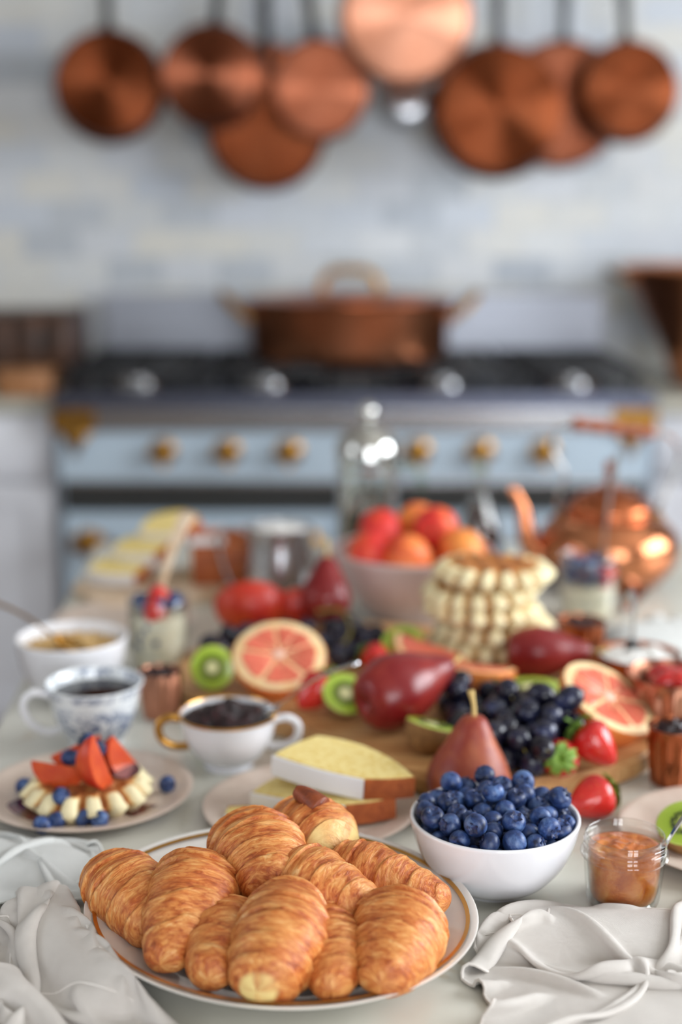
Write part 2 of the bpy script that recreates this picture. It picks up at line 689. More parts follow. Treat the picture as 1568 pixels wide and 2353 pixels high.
def make_kiwi_face():
    k = NT('kiwi_flesh')
    tc = k.n('ShaderNodeTexCoord')
    sep = k.n('ShaderNodeSeparateXYZ')
    k.l(tc.outputs['Object'], sep.inputs[0])
    r = k.math('SQRT', k.math('ADD', k.math('MULTIPLY', sep.outputs[0], sep.outputs[0]), k.math('MULTIPLY', sep.outputs[1], sep.outputs[1])))
    ang = k.math('ARCTAN2', sep.outputs[1], sep.outputs[0])
    cm = k.n('ShaderNodeCombineXYZ')
    k.l(k.math('MULTIPLY', k.math('COSINE', ang), 6.0), cm.inputs[0])
    k.l(k.math('MULTIPLY', k.math('SINE', ang), 6.0), cm.inputs[1])
    k.l(k.math('MULTIPLY', r, 30.0), cm.inputs[2])
    rays = k.noise(cm.outputs[0], 2.2, 2)
    rr = k.math('ADD', k.math('DIVIDE', r, 0.0255), k.math('MULTIPLY', k.math('SUBTRACT', rays, 0.5), 0.16))
    c = k.ramp(rr, [(0.0, rgb(214, 212, 150)), (0.26, rgb(206, 208, 130)), (0.32, rgb(128, 142, 54)), (0.48, rgb(110, 130, 40)), (0.60, rgb(158, 186, 56)), (0.90, rgb(178, 204, 74)), (1.0, rgb(196, 214, 110))])
    k.color(c)
    k.set(Roughness=0.25)
    k.b.inputs['Coat Weight'].default_value = 0.3
    return k.m


kiwi_face = make_kiwi_face()


def make_stone_fruit():
    k = NT('apricot_skin')
    v = k.coord('Object')
    oi = k.n('ShaderNodeObjectInfo')
    ad = k.n('ShaderNodeVectorMath', operation='ADD')
    cm = k.n('ShaderNodeCombineXYZ')
    k.l(k.math('MULTIPLY', oi.outputs['Random'], 3.0), cm.inputs[0])
    k.l(v, ad.inputs[0])
    k.l(cm.outputs[0], ad.inputs[1])
    n = k.noise(ad.outputs[0], 16, 2, 0.5)
    s = k.math('ADD', n, k.math('MULTIPLY', oi.outputs['Random'], 0.22))
    k.color(k.ramp(s, [(0.42, rgb(246, 152, 70)), (0.58, rgb(240, 110, 58)), (0.72, rgb(216, 48, 40))]))
    k.set(Roughness=0.48)
    return k.m


apricot_mat = make_stone_fruit()
pear_mat = pm('red_pear_skin', rgb(122, 20, 24), 0.30, var=(rgb(150, 48, 40), 26, 0.42, 0.72), bump=(30, 0.1, 0.002))
pear_front_mat = pm('russet_red_pear_skin', rgb(142, 52, 38), 0.45, var=(rgb(178, 98, 58), 30, 0.40, 0.70), bump=(220, 0.25, 0.0006))


def make_waffle(name, dark):
    k = NT(name)
    v = k.coord('Object')
    at = k.n('ShaderNodeAttribute')
    at.attribute_name = 'toast'
    n = k.noise(v, 70, 4, 0.6)
    s = k.math('ADD', k.math('MULTIPLY', at.outputs['Fac'], 0.90 + dark), k.math('MULTIPLY', k.math('SUBTRACT', n, 0.5), 0.7))
    k.color(k.ramp(s, [(0.12, rgb(240, 226, 182)), (0.34, rgb(234, 204, 142)), (0.55, rgb(198, 130, 64)), (0.85, rgb(146, 78, 32))]))
    k.set(Roughness=0.62)
    k.bump(k.noise(v, 240, 3), 0.5, 0.001)
    return k.m


waffle_mat = make_waffle('waffle_crust', 0.0)
waffle_mat_dark = make_waffle('toasted_waffle_crust', 0.14)


def make_blue_china():
    k = NT('blue_transfer_china')
    v = k.coord('Object')
    sep = k.n('ShaderNodeSeparateXYZ')
    k.l(v, sep.inputs[0])
    n = k.noise(v, 95, 5, 0.65, 1.2)
    z = k.ramp(sep.outputs[2], [(0.006, (0, 0, 0, 1)), (0.02, (1, 1, 1, 1)), (0.046, (0.8, 0.8, 0.8, 1)), (0.054, (0, 0, 0, 1)), (0.060, (0, 0, 0, 1)), (0.0605, (0.9, 0.9, 0.9, 1)), (0.0665, (0.9, 0.9, 0.9, 1)), (0.067, (0, 0, 0, 1))])
    f = k.mix(1.0, z, k.ramp(n, [(0.46, (0, 0, 0, 1)), (0.54, (1, 1, 1, 1))]), 'MULTIPLY')
    k.color(k.mix(f, rgb(234, 238, 240), rgb(88, 106, 144)))
    k.set(Roughness=0.12)
    k.b.inputs['Coat Weight'].default_value = 0.4
    return k.m


blue_china = make_blue_china()


def make_jam_orange():
    k = NT('orange_marmalade')
    v = k.coord('Object')
    n = k.noise(v, 75, 5, 0.65, 0.6)
    n2 = k.noise(v, 34, 2)
    s = k.math('ADD', k.math('MULTIPLY', n, 0.6), k.math('MULTIPLY', n2, 0.4))
    k.color(k.ramp(s, [(0.34, rgb(168, 76, 22)), (0.5, rgb(206, 116, 48)), (0.62, rgb(222, 146, 74)), (0.72, rgb(240, 190, 110))]))
    k.set(Roughness=0.15)
    k.b.inputs['Subsurface Weight'].default_value = 0.35
    k.b.inputs['Subsurface Radius'].default_value = (0.012, 0.006, 0.002)
    k.b.inputs['Coat Weight'].default_value = 0.6
    k.bump(n, 0.6, 0.002)
    return k.m


jam_orange = make_jam_orange()

# ------------------------------------------------------------------ the room
X0, X1, Y0, Y1, ZC = -2.30, 2.30, -1.90, 3.97, 2.75
TH = 0.12


def wall_with_holes(along, a0, a1, c0, c1, holes):
    """wall slab spanning a0..a1 (along 'x' or 'y') and c0..c1 across, with rectangular openings (u0,u1,z0,z1)"""
    vs = []
    cuts = sorted(holes)
    u = a0

    def bxx(u0, u1, z0, z1):
        if along == 'x':
            return box(u0, u1, c0, c1, z0, z1)
        return box(c0, c1, u0, u1, z0, z1)
    for (h0, h1, z0, z1) in cuts:
        vs.append(bxx(u, h0, 0, ZC))
        vs.append(bxx(h0, h1, 0, z0))
        vs.append(bxx(h0, h1, z1, ZC))
        u = h1
    vs.append(bxx(u, a1, 0, ZC))
    return join(*vs)


struct('wall_left', wall_with_holes('y', Y0, Y1, X0 - TH, X0, [(-0.1, 1.3, 1.15, 2.35)]), plaster)
struct('wall_right', wall_with_holes('y', Y0, Y1, X1, X1 + TH, [(0.55, 2.45, 1.10, 2.40)]), plaster)
struct('wall_front', wall_with_holes('x', X0 - TH, X1 + TH, Y0 - TH, Y0, [(0.06, 0.78, 0.38, 2.46), (0.92, 1.64, 0.38, 2.46)]), plaster)
struct('ceiling', box(X0 - TH, X1 + TH, Y0 - TH, Y1 + TH, ZC, ZC + 0.1), ceil_mat)


def window(n, along, u0, u1, c, z0, z1):
    fr = 0.035
    def b(ua, ub, za, zb, d=0.03):
        return box(ua, ub, c - d / 2, c + d / 2, za, zb) if along == 'x' else box(c - d / 2, c + d / 2, ua, ub, za, zb)
    w = struct('window_%d' % n, join(b(u0, u0 + fr, z0, z1), b(u1 - fr, u1, z0, z1), b(u0, u1, z0, z0 + fr), b(u0, u1, z1 - fr, z1)), cabinet_white)
    um, zm = (u0 + u1) / 2, (z0 + z1) / 2
    part('glazing_bar', join(b(um - 0.01, um + 0.01, z0 + fr, z1 - fr, 0.02), b(u0 + fr, u1 - fr, zm - 0.01, zm + 0.01, 0.02)), cabinet_white, w)
    part('window_sill', b(u0 - 0.02, u1 + 0.02, z0 - 0.03, z0, 0.10), cabinet_white, w)


window(1, 'x', 0.06, 0.78, Y0 - 0.03, 0.38, 2.46)
window(2, 'x', 0.92, 1.64, Y0 - 0.03, 0.38, 2.46)
window(3, 'y', 0.55, 2.45, X1 + 0.03, 1.10, 2.40)
window(4, 'y', -0.1, 1.3, X0 - 0.03, 1.15, 2.35)

floor = struct('floor', box(X0 - TH, X1 + TH, Y0 - TH, Y1 + TH, -0.1, -0.012), dark_wood)
plank_me = mesh('plank', box(-0.0695, 0.0695, -2.98, 2.98, -0.012, 0.0, 0.002, 1), floor_mat)
for i in range(33):
    part('plank', plank_me, None, floor, loc=(X0 + 0.05 + 0.14 * i, 1.03, 0))

back = struct('wall_back', box(X0 - TH, X1 + TH, Y1, Y1 + TH, 0, ZC), grout)
tile_me = mesh('tile', box(-0.0754, 0.0754, -0.003, 0.0, -0.0376, 0.0376, 0.0006, 1), tile_mat)
rt = random.Random(3)
for r in range(19):
    for c in range(15):
        x = -1.10 + 0.152 * c + (0.076 if r % 2 else 0)
        z = 0.955 + 0.0762 * r
        part('tile', tile_me, None, back, loc=(x, Y1 - 0.0004 * rt.random(), z))
rest = []
for r in range(19):
    z = 0.955 + 0.0762 * r
    for c in list(range(-8, 0)) + list(range(15, 22)):
        x = -1.10 + 0.152 * c + (0.076 if r % 2 else 0)
        rest.append(tr(box(-0.0754, 0.0754, -0.003, 0.0, -0.0376, 0.0376), (x, Y1, z)))
o = part('tile_field', join(*rest), tile_field_mat, back, smooth=0)
o['kind'] = 'stuff'

# ------------------------------------------------------------------ cabinets and counters
def cabinet(x0, x1, label):
    t = thing('base_cabinet', label, 'cabinet', (x0, 3.34, 0))
    w = x1 - x0
    part('body', box(0, w, 0.02, 0.60, 0.10, 0.878, 0.002, 1), cabinet_white, t)
    part('plinth', box(0, w, 0.07, 0.58, 0, 0.10), cabinet_white, t)
    d = part('drawer', box(0.004, w - 0.004, 0, 0.02, 0.72, 0.872, 0.003, 1), cabinet_white, t)
    part('knob', tr(lathe([(0, 0), (0.006, 0), (0.006, 0.012), (0.014, 0.018), (0.012, 0.026), (0, 0.028)], 16), (w / 2, 0, 0.795), (PI / 2, 0, 0)), brass, d)
    n = 2
    for i in range(n):
        a, b = w / n * i + 0.004, w / n * (i + 1) - 0.004
        dr = part('door', join(box(a, b, 0.008, 0.02, 0.11, 0.712), box(a, a + 0.06, 0, 0.01, 0.11, 0.712), box(b - 0.06, b, 0, 0.01, 0.11, 0.712), box(a + 0.06, b - 0.06, 0, 0.01, 0.11, 0.17), box(a + 0.06, b - 0.06, 0, 0.01, 0.652, 0.712)), cabinet_white, t)
        kx = b - 0.03 if i == 0 else a + 0.03
        part('knob', tr(lathe([(0, 0), (0.006, 0), (0.006, 0.012), (0.014, 0.018), (0.012, 0.026), (0, 0.028)], 16), (kx, 0, 0.62), (PI / 2, 0, 0)), brass, dr)


cabinet(-1.50, -0.685, 'white painted base cabinet left of the blue range')
cabinet(0.745, 1.56, 'white painted base cabinet right of the blue range')
single('countertop', box(-1.52, -0.683, 3.325, 3.955, 0.88, 0.915, 0.004), counter_stone, 'grey stone countertop left of the range, under the dark wood block', 'countertop')
single('countertop', box(0.743, 1.58, 3.325, 3.955, 0.88, 0.915, 0.004), counter_stone, 'grey stone countertop right of the range, under the flared copper bowl', 'countertop')

# ------------------------------------------------------------------ the range cooker
RX0, RX1, RY = -0.672, 0.732, 3.30
rc = thing('range_cooker', 'pale blue enamel range cooker with brass knobs and black hob', 'range cooker', (0.03, RY, 0))
W = (RX1 - RX0) / 2


def rp(name, vf, m, par=None, **k):
    return part(name, vf, m, par or rc, **k)


rp('body', box(-W + 0.004, W - 0.004, 0.03, 0.62, 0.13, 0.85, 0.003), range_blue)
for sx in (-1, 1):
    for sy in (0.08, 0.56):
        rp('foot', tr(lathe([(0, 0), (0.022, 0), (0.022, 0.02), (0.014, 0.03), (0.014, 0.13), (0, 0.13)], 20), (sx * (W - 0.06), sy, 0)), steel)
rp('plinth', box(-W + 0.03, W - 0.03, 0.06, 0.6, 0.05, 0.13), dark_vent)
rp('hob_plate', box(-W, W, 0.0, 0.64, 0.894, 0.930, 0.004), enamel_black)
rp('hob_edge', box(-W - 0.003, W + 0.003, -0.012, 0.01, 0.8965, 0.932, 0.004), slate_steel)
rp('front_rail', box(-W - 0.002, W + 0.002, -0.018, 0.03, 0.846, 0.896, 0.004), steel)
cp = rp('control_panel', box(-W + 0.006, W - 0.006, 0.0, 0.03, 0.722, 0.846, 0.004), range_blue)
rp('vent_strip', box(-W + 0.012, W - 0.012, 0.015, 0.035, 0.648, 0.712), dark_vent)
rp('rail', tr(tube([(-W + 0.02, 0, 0), (W - 0.02, 0, 0)], 0.008), (0, 0.006, 0.718)), steel)
rp('backguard', join(box(-W + 0.03, W - 0.02, 0.60, 0.64, 0.93, 1.125, 0.004), box(-W + 0.03, W - 0.02, 0.575, 0.64, 1.10, 1.125, 0.003)), brushed_steel)
for sx in (-1, 1):
    c0 = sx * W
    b = rp('corner_bracket', join(box(min(c0, c0 - sx * 0.10) - 0.004 * (sx < 0), max(c0, c0 - sx * 0.10) + 0.004 * (sx > 0), -0.024, 0.0, 0.842, 0.896, 0.004)), brass, label='brass corner plate')
    pol = [(c0 - sx * 0.012, 0), (c0 - sx * 0.088, 0), (c0 - sx * 0.062, -0.035), (c0 - sx * 0.05, -0.062), (c0 - sx * 0.038, -0.035)]
    part('pendant', tr(prism(pol, 0, 0.008, 0.001, 1), (0, -0.002, 0.842), (PI / 2, 0, 0)), brass, b)
knob_me = mesh('knob', tr(lathe([(0, 0), (0.030, 0), (0.032, 0.004), (0.024, 0.008), (0.014, 0.014), (0.014, 0.03), (0.018, 0.034), (0.012, 0.042), (0, 0.043)], 24), (0, 0, 0), (PI / 2, 0, 0)), brass)
cross_me = mesh('cross_handle', join(tr(tube([(-0.032, 0, 0), (-0.02, 0, 0), (0.02, 0, 0), (0.032, 0, 0)], [0.009, 0.006, 0.006, 0.009], 10), (0, -0.03, 0)), tr(tube([(0, 0, -0.032), (0, 0, -0.02), (0, 0, 0.02), (0, 0, 0.032)], [0.009, 0.006, 0.006, 0.009], 10), (0, -0.03, 0))), brass)
for kx in (-0.418, -0.267, -0.122, 0.180, 0.328, 0.477):
    kb = rp('knob', knob_me, None, loc=(kx - 0.03, 0.0, 0.794))
    part('cross_handle', cross_me, None, kb, rot=(0, random.uniform(-0.2, 0.2), 0))
for (a, b) in ((-W + 0.012, -0.055), (-0.015, W - 0.012)):
    d = rp('oven_door', join(box(a, b, 0.0, 0.03, 0.16, 0.644, 0.005), box(a + 0.07, b - 0.07, -0.006, 0.01, 0.22, 0.52, 0.004)), range_blue)
    h = part('towel_rail', tube([(a + 0.05, -0.05, 0.575), (b - 0.05, -0.05, 0.575)], 0.011, 14), brass, d)
    for ex in (a + 0.06, b - 0.06):
        part('rail_bracket', join(tr(lathe([(0, 0), (0.034, 0), (0.034, 0.006), (0.018, 0.014), (0.014, 0.05), (0.018, 0.06), (0, 0.064)], 20), (ex, 0.0, 0.575), (PI / 2, 0, 0)), box(ex - 0.045, ex + 0.045, -0.008, 0.0, 0.556, 0.594, 0.003)), brass, d)
# grates and burners
burn_me = mesh('burner', lathe([(0, 0), (0.062, 0), (0.058, 0.012), (0.046, 0.016), (0.046, 0.026), (0.0, 0.026)], 28), steel)
cap_me = mesh('burner_cap', lathe([(0.0, 0), (0.04, 0), (0.042, 0.008), (0.03, 0.015), (0, 0.017)], 28), chrome)


def grate(w, d):
    bars = []
    for u in np.linspace(-w / 2 + 0.008, w / 2 - 0.008, 4):
        bars.append(box(u - 0.007, u + 0.007, -d / 2, d / 2, 0.034, 0.052, 0.003, 1))
    for u in np.linspace(-d / 2 + 0.008, d / 2 - 0.008, 6):
        bars.append(box(-w / 2, w / 2, u - 0.006, u + 0.006, 0.036, 0.050, 0.002, 1))
    for sx in (-1, 1):
        for sy in (-1, 1):
            bars.append(box(sx * (w / 2 - 0.016) - 0.008, sx * (w / 2 - 0.016) + 0.008, sy * (d / 2 - 0.016) - 0.008, sy * (d / 2 - 0.016) + 0.008, 0, 0.036))
    return join(*bars)


gr_me = mesh('grate', grate(0.30, 0.54), iron)
for gx in (-0.53, -0.215, 0.215, 0.53):
    g = rp('grate', gr_me, None, loc=(gx, 0.31, 0.930))
    for gy in (0.17, 0.44):
        if abs(gx) > 0.1:
            bu = rp('burner', burn_me, None, loc=(gx, gy, 0.930))
            part('burner_cap', cap_me, None, bu, loc=(0, 0, 0.026))
rp('simmer_plate', box(-0.055, 0.055, 0.04, 0.58, 0.93, 0.972, 0.006), iron)

# copper braising pan on the hob
cpn = thing('braising_pan', 'large oval copper braising pan with brass handles on the hob', 'pan', (0.022, 3.58, 0.982))
ov = lambda vf: tr(vf, scale=(1.0, 0.66, 1.0))
part('pan_body', ov(lathe([(0, 0), (0.21, 0), (0.235, 0.006), (0.243, 0.02), (0.252, 0.135), (0.258, 0.142), (0.252, 0.144), (0.246, 0.14), (0.236, 0.022), (0, 0.014)], 72)), copper_satin, cpn, smooth=50)
lid = part('lid', ov(lathe([(0, 0.168), (0.10, 0.165), (0.2, 0.156), (0.248, 0.146), (0.262, 0.146), (0.262, 0.150), (0.248, 0.151), (0.2, 0.161), (0.1, 0.170), (0, 0.173)], 72)), copper_deep, cpn)
part('lid_handle', tube(spl([(-0.07, 0, 0.160), (-0.068, 0, 0.195), (-0.04, 0, 0.218), (0, 0, 0.222), (0.04, 0, 0.218), (0.068, 0, 0.195), (0.07, 0, 0.160)], 30), 0.0105, 12), brass, lid)
for sx in (-1, 1):
    hd = part('handle', tube(spl([(sx * 0.246, -0.05, 0.10), (sx * 0.28, -0.048, 0.125), (sx * 0.312, -0.03, 0.158), (sx * 0.318, 0, 0.165), (sx * 0.312, 0.03, 0.158), (sx * 0.28, 0.048, 0.125), (sx * 0.246, 0.05, 0.10)], 36), 0.0095, 10), brass, cpn)

# things on the counters
wb = thing('butcher_block', 'dark walnut chopping block standing on the left counter', 'chopping block', (-0.900, 3.71, 0.915))
for i in range(6):
    part('stave', box(-0.22 + i * 0.0735, -0.22 + (i + 1) * 0.0735 - 0.0008, -0.12, 0.12, 0.012, 0.180, 0.003, 1), dark_wood, wb)
for sx in (-0.19, 0.19):
    for sy in (-0.09, 0.09):
        part('foot', tr(lathe([(0, 0), (0.016, 0), (0.018, 0.012), (0, 0.012)], 16), (sx, sy, 0)), dark_wood, wb)
sb = thing('wooden_box', 'small light wooden box in front of the dark chopping block', 'box', (-0.752, 3.385, 0.915))
part('box_body', join(box(-0.065, 0.065, -0.04, -0.032, 0, 0.056, 0.001, 1), box(-0.065, 0.065, 0.032, 0.04, 0, 0.056, 0.001, 1), box(-0.065, -0.057, -0.032, 0.032, 0, 0.056), box(0.057, 0.065, -0.032, 0.032, 0, 0.056), box(-0.057, 0.057, -0.032, 0.032, 0, 0.006)), mid_wood, sb)
part('lid', box(-0.067, 0.067, -0.042, 0.042, 0.056, 0.064, 0.002, 1), mid_wood, sb)
jb = thing('preserving_bowl', 'wide flared copper preserving bowl on the right counter', 'bowl', (0.945, 3.62, 0.915))
part('bowl_body', lathe([(0, 0), (0.09, 0), (0.10, 0.006), (0.13, 0.10), (0.232, 0.285), (0.242, 0.292), (0.238, 0.298), (0.228, 0.294), (0.124, 0.104), (0.094, 0.01), (0, 0.006)], 64), copper_satin, jb)
for sx in (-1, 1):
    part('handle', tube(spl([(sx * 0.215, -0.045, 0.262), (sx * 0.25, -0.045, 0.272), (sx * 0.275, 0, 0.285), (sx * 0.25, 0.045, 0.272), (sx * 0.215, 0.045, 0.262)], 28), 0.008, 10), brass, jb)

# ------------------------------------------------------------------ hanging copper pans
RZ = T + 1.36
ra = thing('pot_rail', 'black iron hanging rail above the copper pans', 'rail', (0.06, 3.72, RZ))
part('bar', tube([(-1.0, 0, 0), (1.0, 0, 0)], 0.008), iron, ra)
for x in (-0.9, 0.9):
    part('wall_bracket', join(tube([(x, 0, 0), (x, 0.24, 0)], 0.007), tr(lathe([(0, 0), (0.03, 0), (0.03, 0.006), (0, 0.006)], 20), (x, 0.25, 0), (PI / 2, 0, 0))), iron, ra)


def hang_pan(x, y, z, r, depth, label, cm, hm=iron, yaw=0.0, pitch=0.0, lean=0.0, hook=True, group='copper pans hanging from the rail'):
    """pan hung by its handle, base towards the room; z is the height of the centre of its base"""
    t = thing('hanging_pan', label, 'pan', (x, y, z), (-PI / 2 + pitch, lean, yaw), group)
    rb = r * 0.93
    part('pan_body', lathe([(0, 0), (rb * 0.5, 0.0005), (rb - 0.012, 0), (rb - 0.003, 0.003), (rb, 0.012), (r, depth - 0.004), (r + 0.004, depth), (r, depth + 0.002), (r - 0.003, depth), (rb - 0.003, 0.014), (rb - 0.014, 0.004), (0, 0.003)], 72), cm, t, smooth=40)
    L = (RZ - 0.05 - z) - r * 0.97
    hp = spl([(0, -r * 0.97, depth * 0.72), (0, -r - 0.05, depth * 0.86), (0, -r - L * 0.55, depth * 0.98), (0, -r - L, depth * 0.9)], 18)
    hd = part('handle', join(tube(hp, [0.012 + 0.003 * abs(math.cos(i * 0.3)) for i in range(len(hp))], 10, 1.0, 0.45), tr(tube([(0.016 * math.cos(a), 0.016 * math.sin(a), 0) for a in np.linspace(0, 2 * PI, 17)], 0.004, 8), (0, -r - L - 0.014, depth * 0.9))), hm, t)
    for sx in (-0.012, 0.012):
        part('rivet', tr(sphere(0.006, 10, 6), (sx, -r * 0.985, depth * 0.74)), hm, t)
    if hook:
        hz = r + L + 0.03
        part('hook', tube(spl([(0, -hz + 0.014, depth * 0.9 - 0.004), (0.0, -hz + 0.004, depth * 0.9 + 0.012), (0, -hz - 0.02, depth * 0.9 + 0.01), (0, -hz - 0.036, depth * 0.9), (0, -hz - 0.026, depth * 0.9 - 0.014)], 20), 0.0035, 8), hm, t)
    return t


hang_pan(-0.575, 3.65, T + 0.856, 0.137, 0.085, 'brushed copper saucepan hanging leftmost on the rail', copper_dark, yaw=0.10, pitch=-0.03)
hang_pan(-0.318, 3.53, T + 0.865, 0.123, 0.085, 'bright copper saucepan hanging second from the left', copper_mid, yaw=-0.06, pitch=0.02, lean=0.10)
hang_pan(-0.190, 3.76, T + 0.750, 0.152, 0.05, 'wide copper frying pan hanging lowest behind two saucepans', copper_dark, yaw=0.05, pitch=0.04)
hang_pan(-0.050, 3.60, T + 0.838, 0.120, 0.08, 'small matt copper saucepan left of the highest pan', copper_mid, yaw=0.04, pitch=0.05, lean=-0.12)
hang_pan(0.152, 3.48, T + 0.992, 0.154, 0.07, 'palest copper pan hanging highest, in the middle of the row', copper_brushed, yaw=0.0, pitch=0.06)
hang_pan(0.392, 3.60, T + 0.794, 0.163, 0.085, 'large dark copper saucepan hanging right of the highest pan', copper_dark, yaw=0.06, pitch=-0.05)
hang_pan(0.572, 3.78, T + 0.815, 0.158, 0.05, 'copper frying pan mostly hidden behind two saucepans on the right', copper_mid, yaw=0.0, pitch=0.05)
hang_pan(0.705, 3.60, T + 0.838, 0.123, 0.085, 'dark copper saucepan hanging rightmost on the rail', copper_dark, yaw=-0.10, pitch=-0.02, lean=-0.08)
hang_pan(-0.196, 3.86, T + 0.895, 0.085, 0.04, 'little copper pan tucked between two saucepans near the wall', copper_deep, yaw=0.0, pitch=0.0)
hang_pan(0.172, 3.78, T + 0.845, 0.068, 0.06, 'small stainless steel pan showing below the highest copper pan', steel, hm=steel, pitch=-0.16, group=None)

# ------------------------------------------------------------------ the marble table
tb = thing('kitchen_table', 'long marble topped kitchen table laid with breakfast', 'table', (0.32, 1.36, 0))
ox, oy = 0.32, 1.36
TP = [(-0.328, 0.40), (1.05, 0.40), (1.05, 2.33), (-0.413, 2.33)]
part('marble_top', prism([(x - ox, y - oy) for x, y in TP], T - 0.03, T, 0.004, 3), marble, tb)
part('apron', join(box(-0.64, 0.66, -0.90, -0.87, 0.66, T - 0.03), box(-0.66, 0.66, 0.85, 0.88, 0.66, T - 0.03), box(-0.68, -0.64, -0.87, 0.85, 0.66, T - 0.03), box(0.63, 0.66, -0.87, 0.85, 0.66, T - 0.03)), dark_wood, tb)
for lx in (-0.61, 0.62):
    for ly in (-0.85, 0.83):
        part('leg', tr(lathe([(0, 0), (0.028, 0), (0.034, 0.03), (0.024, 0.09), (0.036, 0.32), (0.028, 0.5), (0.042, 0.53), (0.03, 0.56), (0.045, 0.6), (0.045, 0.74), (0, 0.74)], 24), (lx, ly, 0)), dark_wood, tb)

# ------------------------------------------------------------------ builders for tableware and food
def plate_vf(r, h=0.016, well=0.62, foot=0.5, th=0.004, n=72, rim=None):
    """plate: foot, well and a rising rim, closed profile"""
    rim = rim if rim is not None else h
    outer = [(0, 0.002), (r * foot - 0.004, 0.002), (r * foot - 0.003, 0.0), (r * foot, 0.0), (r * foot + 0.002, 0.003)] + spl([(r * well, 0.0045), (r * (well + 0.12), 0.007), (r * 0.93, h * 0.75), (r - 0.001, h - 0.002)], 12)
    inner = [(r, h - 0.0005), (r - 0.0015, h)] + spl([(r * 0.94, h * 0.75 + th * 0.7), (r * (well + 0.12), 0.007 + th * 0.6), (r * well, 0.0045 + th * 0.6), (r * 0.3, 0.0062)], 14) + [(0, 0.006)]
    prof = [(p[0], p[1]) for p in outer + inner]
    return lathe(prof, n)


def spl2(pts, n):
    return [(p[0], p[1]) for p in spl([(a, b, 0) for a, b in pts], n)]


def vessel(outer, th, n=64, no=28, mod=None, bottom=None):
    """bowl or cup from an outer profile (list of (r,z) from foot to rim), wall thickness th"""
    o = spl2(outer, no)
    inner = []
    for i in range(len(o) - 1, -1, -1):
        r, z = o[i]
        a = o[max(i - 1, 0)]
        b = o[min(i + 1, len(o) - 1)]
        t = Vector((b[0] - a[0], b[1] - a[1], 0)).normalized()
        ri, zi = r - t.y * th, z + t.x * th
        zmin = (bottom if bottom is not None else outer[0][1] + th)
        if ri > 0.004 and zi >= zmin:
            inner.append((ri, zi))
    rim = o[-1]
    top = [(rim[0] - th * 0.1, rim[1] + th * 0.35), (rim[0] - th * 0.5, rim[1] + th * 0.5), (rim[0] - th * 0.9, rim[1] + th * 0.35)]
    zb = bottom if bottom is not None else outer[0][1] + th
    prof = [(0, outer[0][1] + 0.001), (o[0][0] * 0.8, outer[0][1] + 0.001), (o[0][0] * 0.88, outer[0][1])] + o + top + inner[1:] + [(0, zb)]
    return lathe(prof, n, mod)


def surface_disc(r, amp, sc, seed, z=0.0, dome=0.0, n=40, m=14, base=-0.006, side=None):
    """lumpy filled surface of a bowl of food, closed below"""
    V, F = [], []
    rings = []
    for i in range(m + 1):
        rr = r * i / m
        ring = []
        for j in range(1 if i == 0 else n):
            a = 2 * PI * j / n
            x, y = rr * math.cos(a), rr * math.sin(a)
            hz = amp * noise.noise(Vector((x * sc + seed, y * sc, seed * 1.7))) + amp * 0.5 * noise.noise(Vector((x * sc * 2.3, y * sc * 2.3 + seed, 3.1)))
            hz *= 1 - (i / m) ** 6
            ring.append(len(V))
            V.append((x, y, z + hz + dome * (1 - (i / m) ** 2)))
        rings.append(ring)
    for (sr, sz) in (side or [(r * 0.97, z + base)]):
        ring = []
        for j in range(n):
            a = 2 * PI * j / n
            ring.append(len(V))
            V.append((sr * math.cos(a), sr * math.sin(a), sz))
        rings.append(ring)
    for A, B in zip(rings, rings[1:]):
        for j in range(n):
            k = (j + 1) % n
            if len(A) == 1:
                F.append((A[0], B[j], B[k]))
            else:
                F.append((A[j], B[j], B[k], A[k]))
    F.append(tuple(ring))
    return V, F


def spoon_vf(L=0.15, bw=0.036, bl=0.055, hw=0.009, th=0.0016):
    """spoon lying along +X: bowl from x=0 to bl, handle up to L"""
    n = 40
    m = 9
    def shape(s):
        x = s * L
        if x < bl:
            t = x / bl
            w = bw / 2 * math.sqrt(max(0.0, 1 - (2 * (t ** 0.85) - 1) ** 2))
            d = -0.010 * math.sin(PI * t) ** 0.8
            w = max(w, hw * 0.35 if t > 0.5 else 0.0008)
            return w, d
        t = (x - bl) / (L - bl)
        w = hw * (0.36 + 0.64 * t ** 1.6)
        if t > 0.95:
            w *= math.sqrt(max(0.02, 1 - ((t - 0.95) / 0.05) ** 2))
        return w, 0.0
    def top(i, j, off):
        s = i / (n - 1)
        w, d = shape(s)
        v = -1 + 2 * j / (m - 1)
        z = d * (1 - v * v) + 0.045 * L * math.sin(PI * min(1, max(0, (s * L - bl) / (L - bl)))) + off
        return (s * L, v * w, z)
    a = grid(lambda i, j: top(i, j, th / 2), n, m)
    b = grid(lambda i, j: top(i, j, -th / 2), n, m)
    V = a[0] + b[0]
    o = len(a[0])
    F = a[1] + [tuple(q + o for q in f[::-1]) for f in b[1]]
    for i in range(n - 1):
        for j in (0, m - 1):
            F.append((i * m + j, (i + 1) * m + j, (i + 1) * m + j + o, i * m + j + o))
    for j in range(m - 1):
        for i in (0, n - 1):
            F.append((i * m + j, i * m + j + 1, i * m + j + 1 + o, i * m + j + o))
    return V, F


def place_spoon(name, a, b, mat, label, cat='spoon', roll=0.0, **k):
    """spoon with its bowl tip at a and its handle end at b (metres above the table)"""
    A, B = Vector((a[0], a[1], T + a[2])), Vector((b[0], b[1], T + b[2]))
    L = (B - A).length
    q = frame(A, B) @ Quaternion((1, 0, 0), roll)
    return single(name, spoon_vf(L, **k), mat, label, cat, A, q, smooth=60)


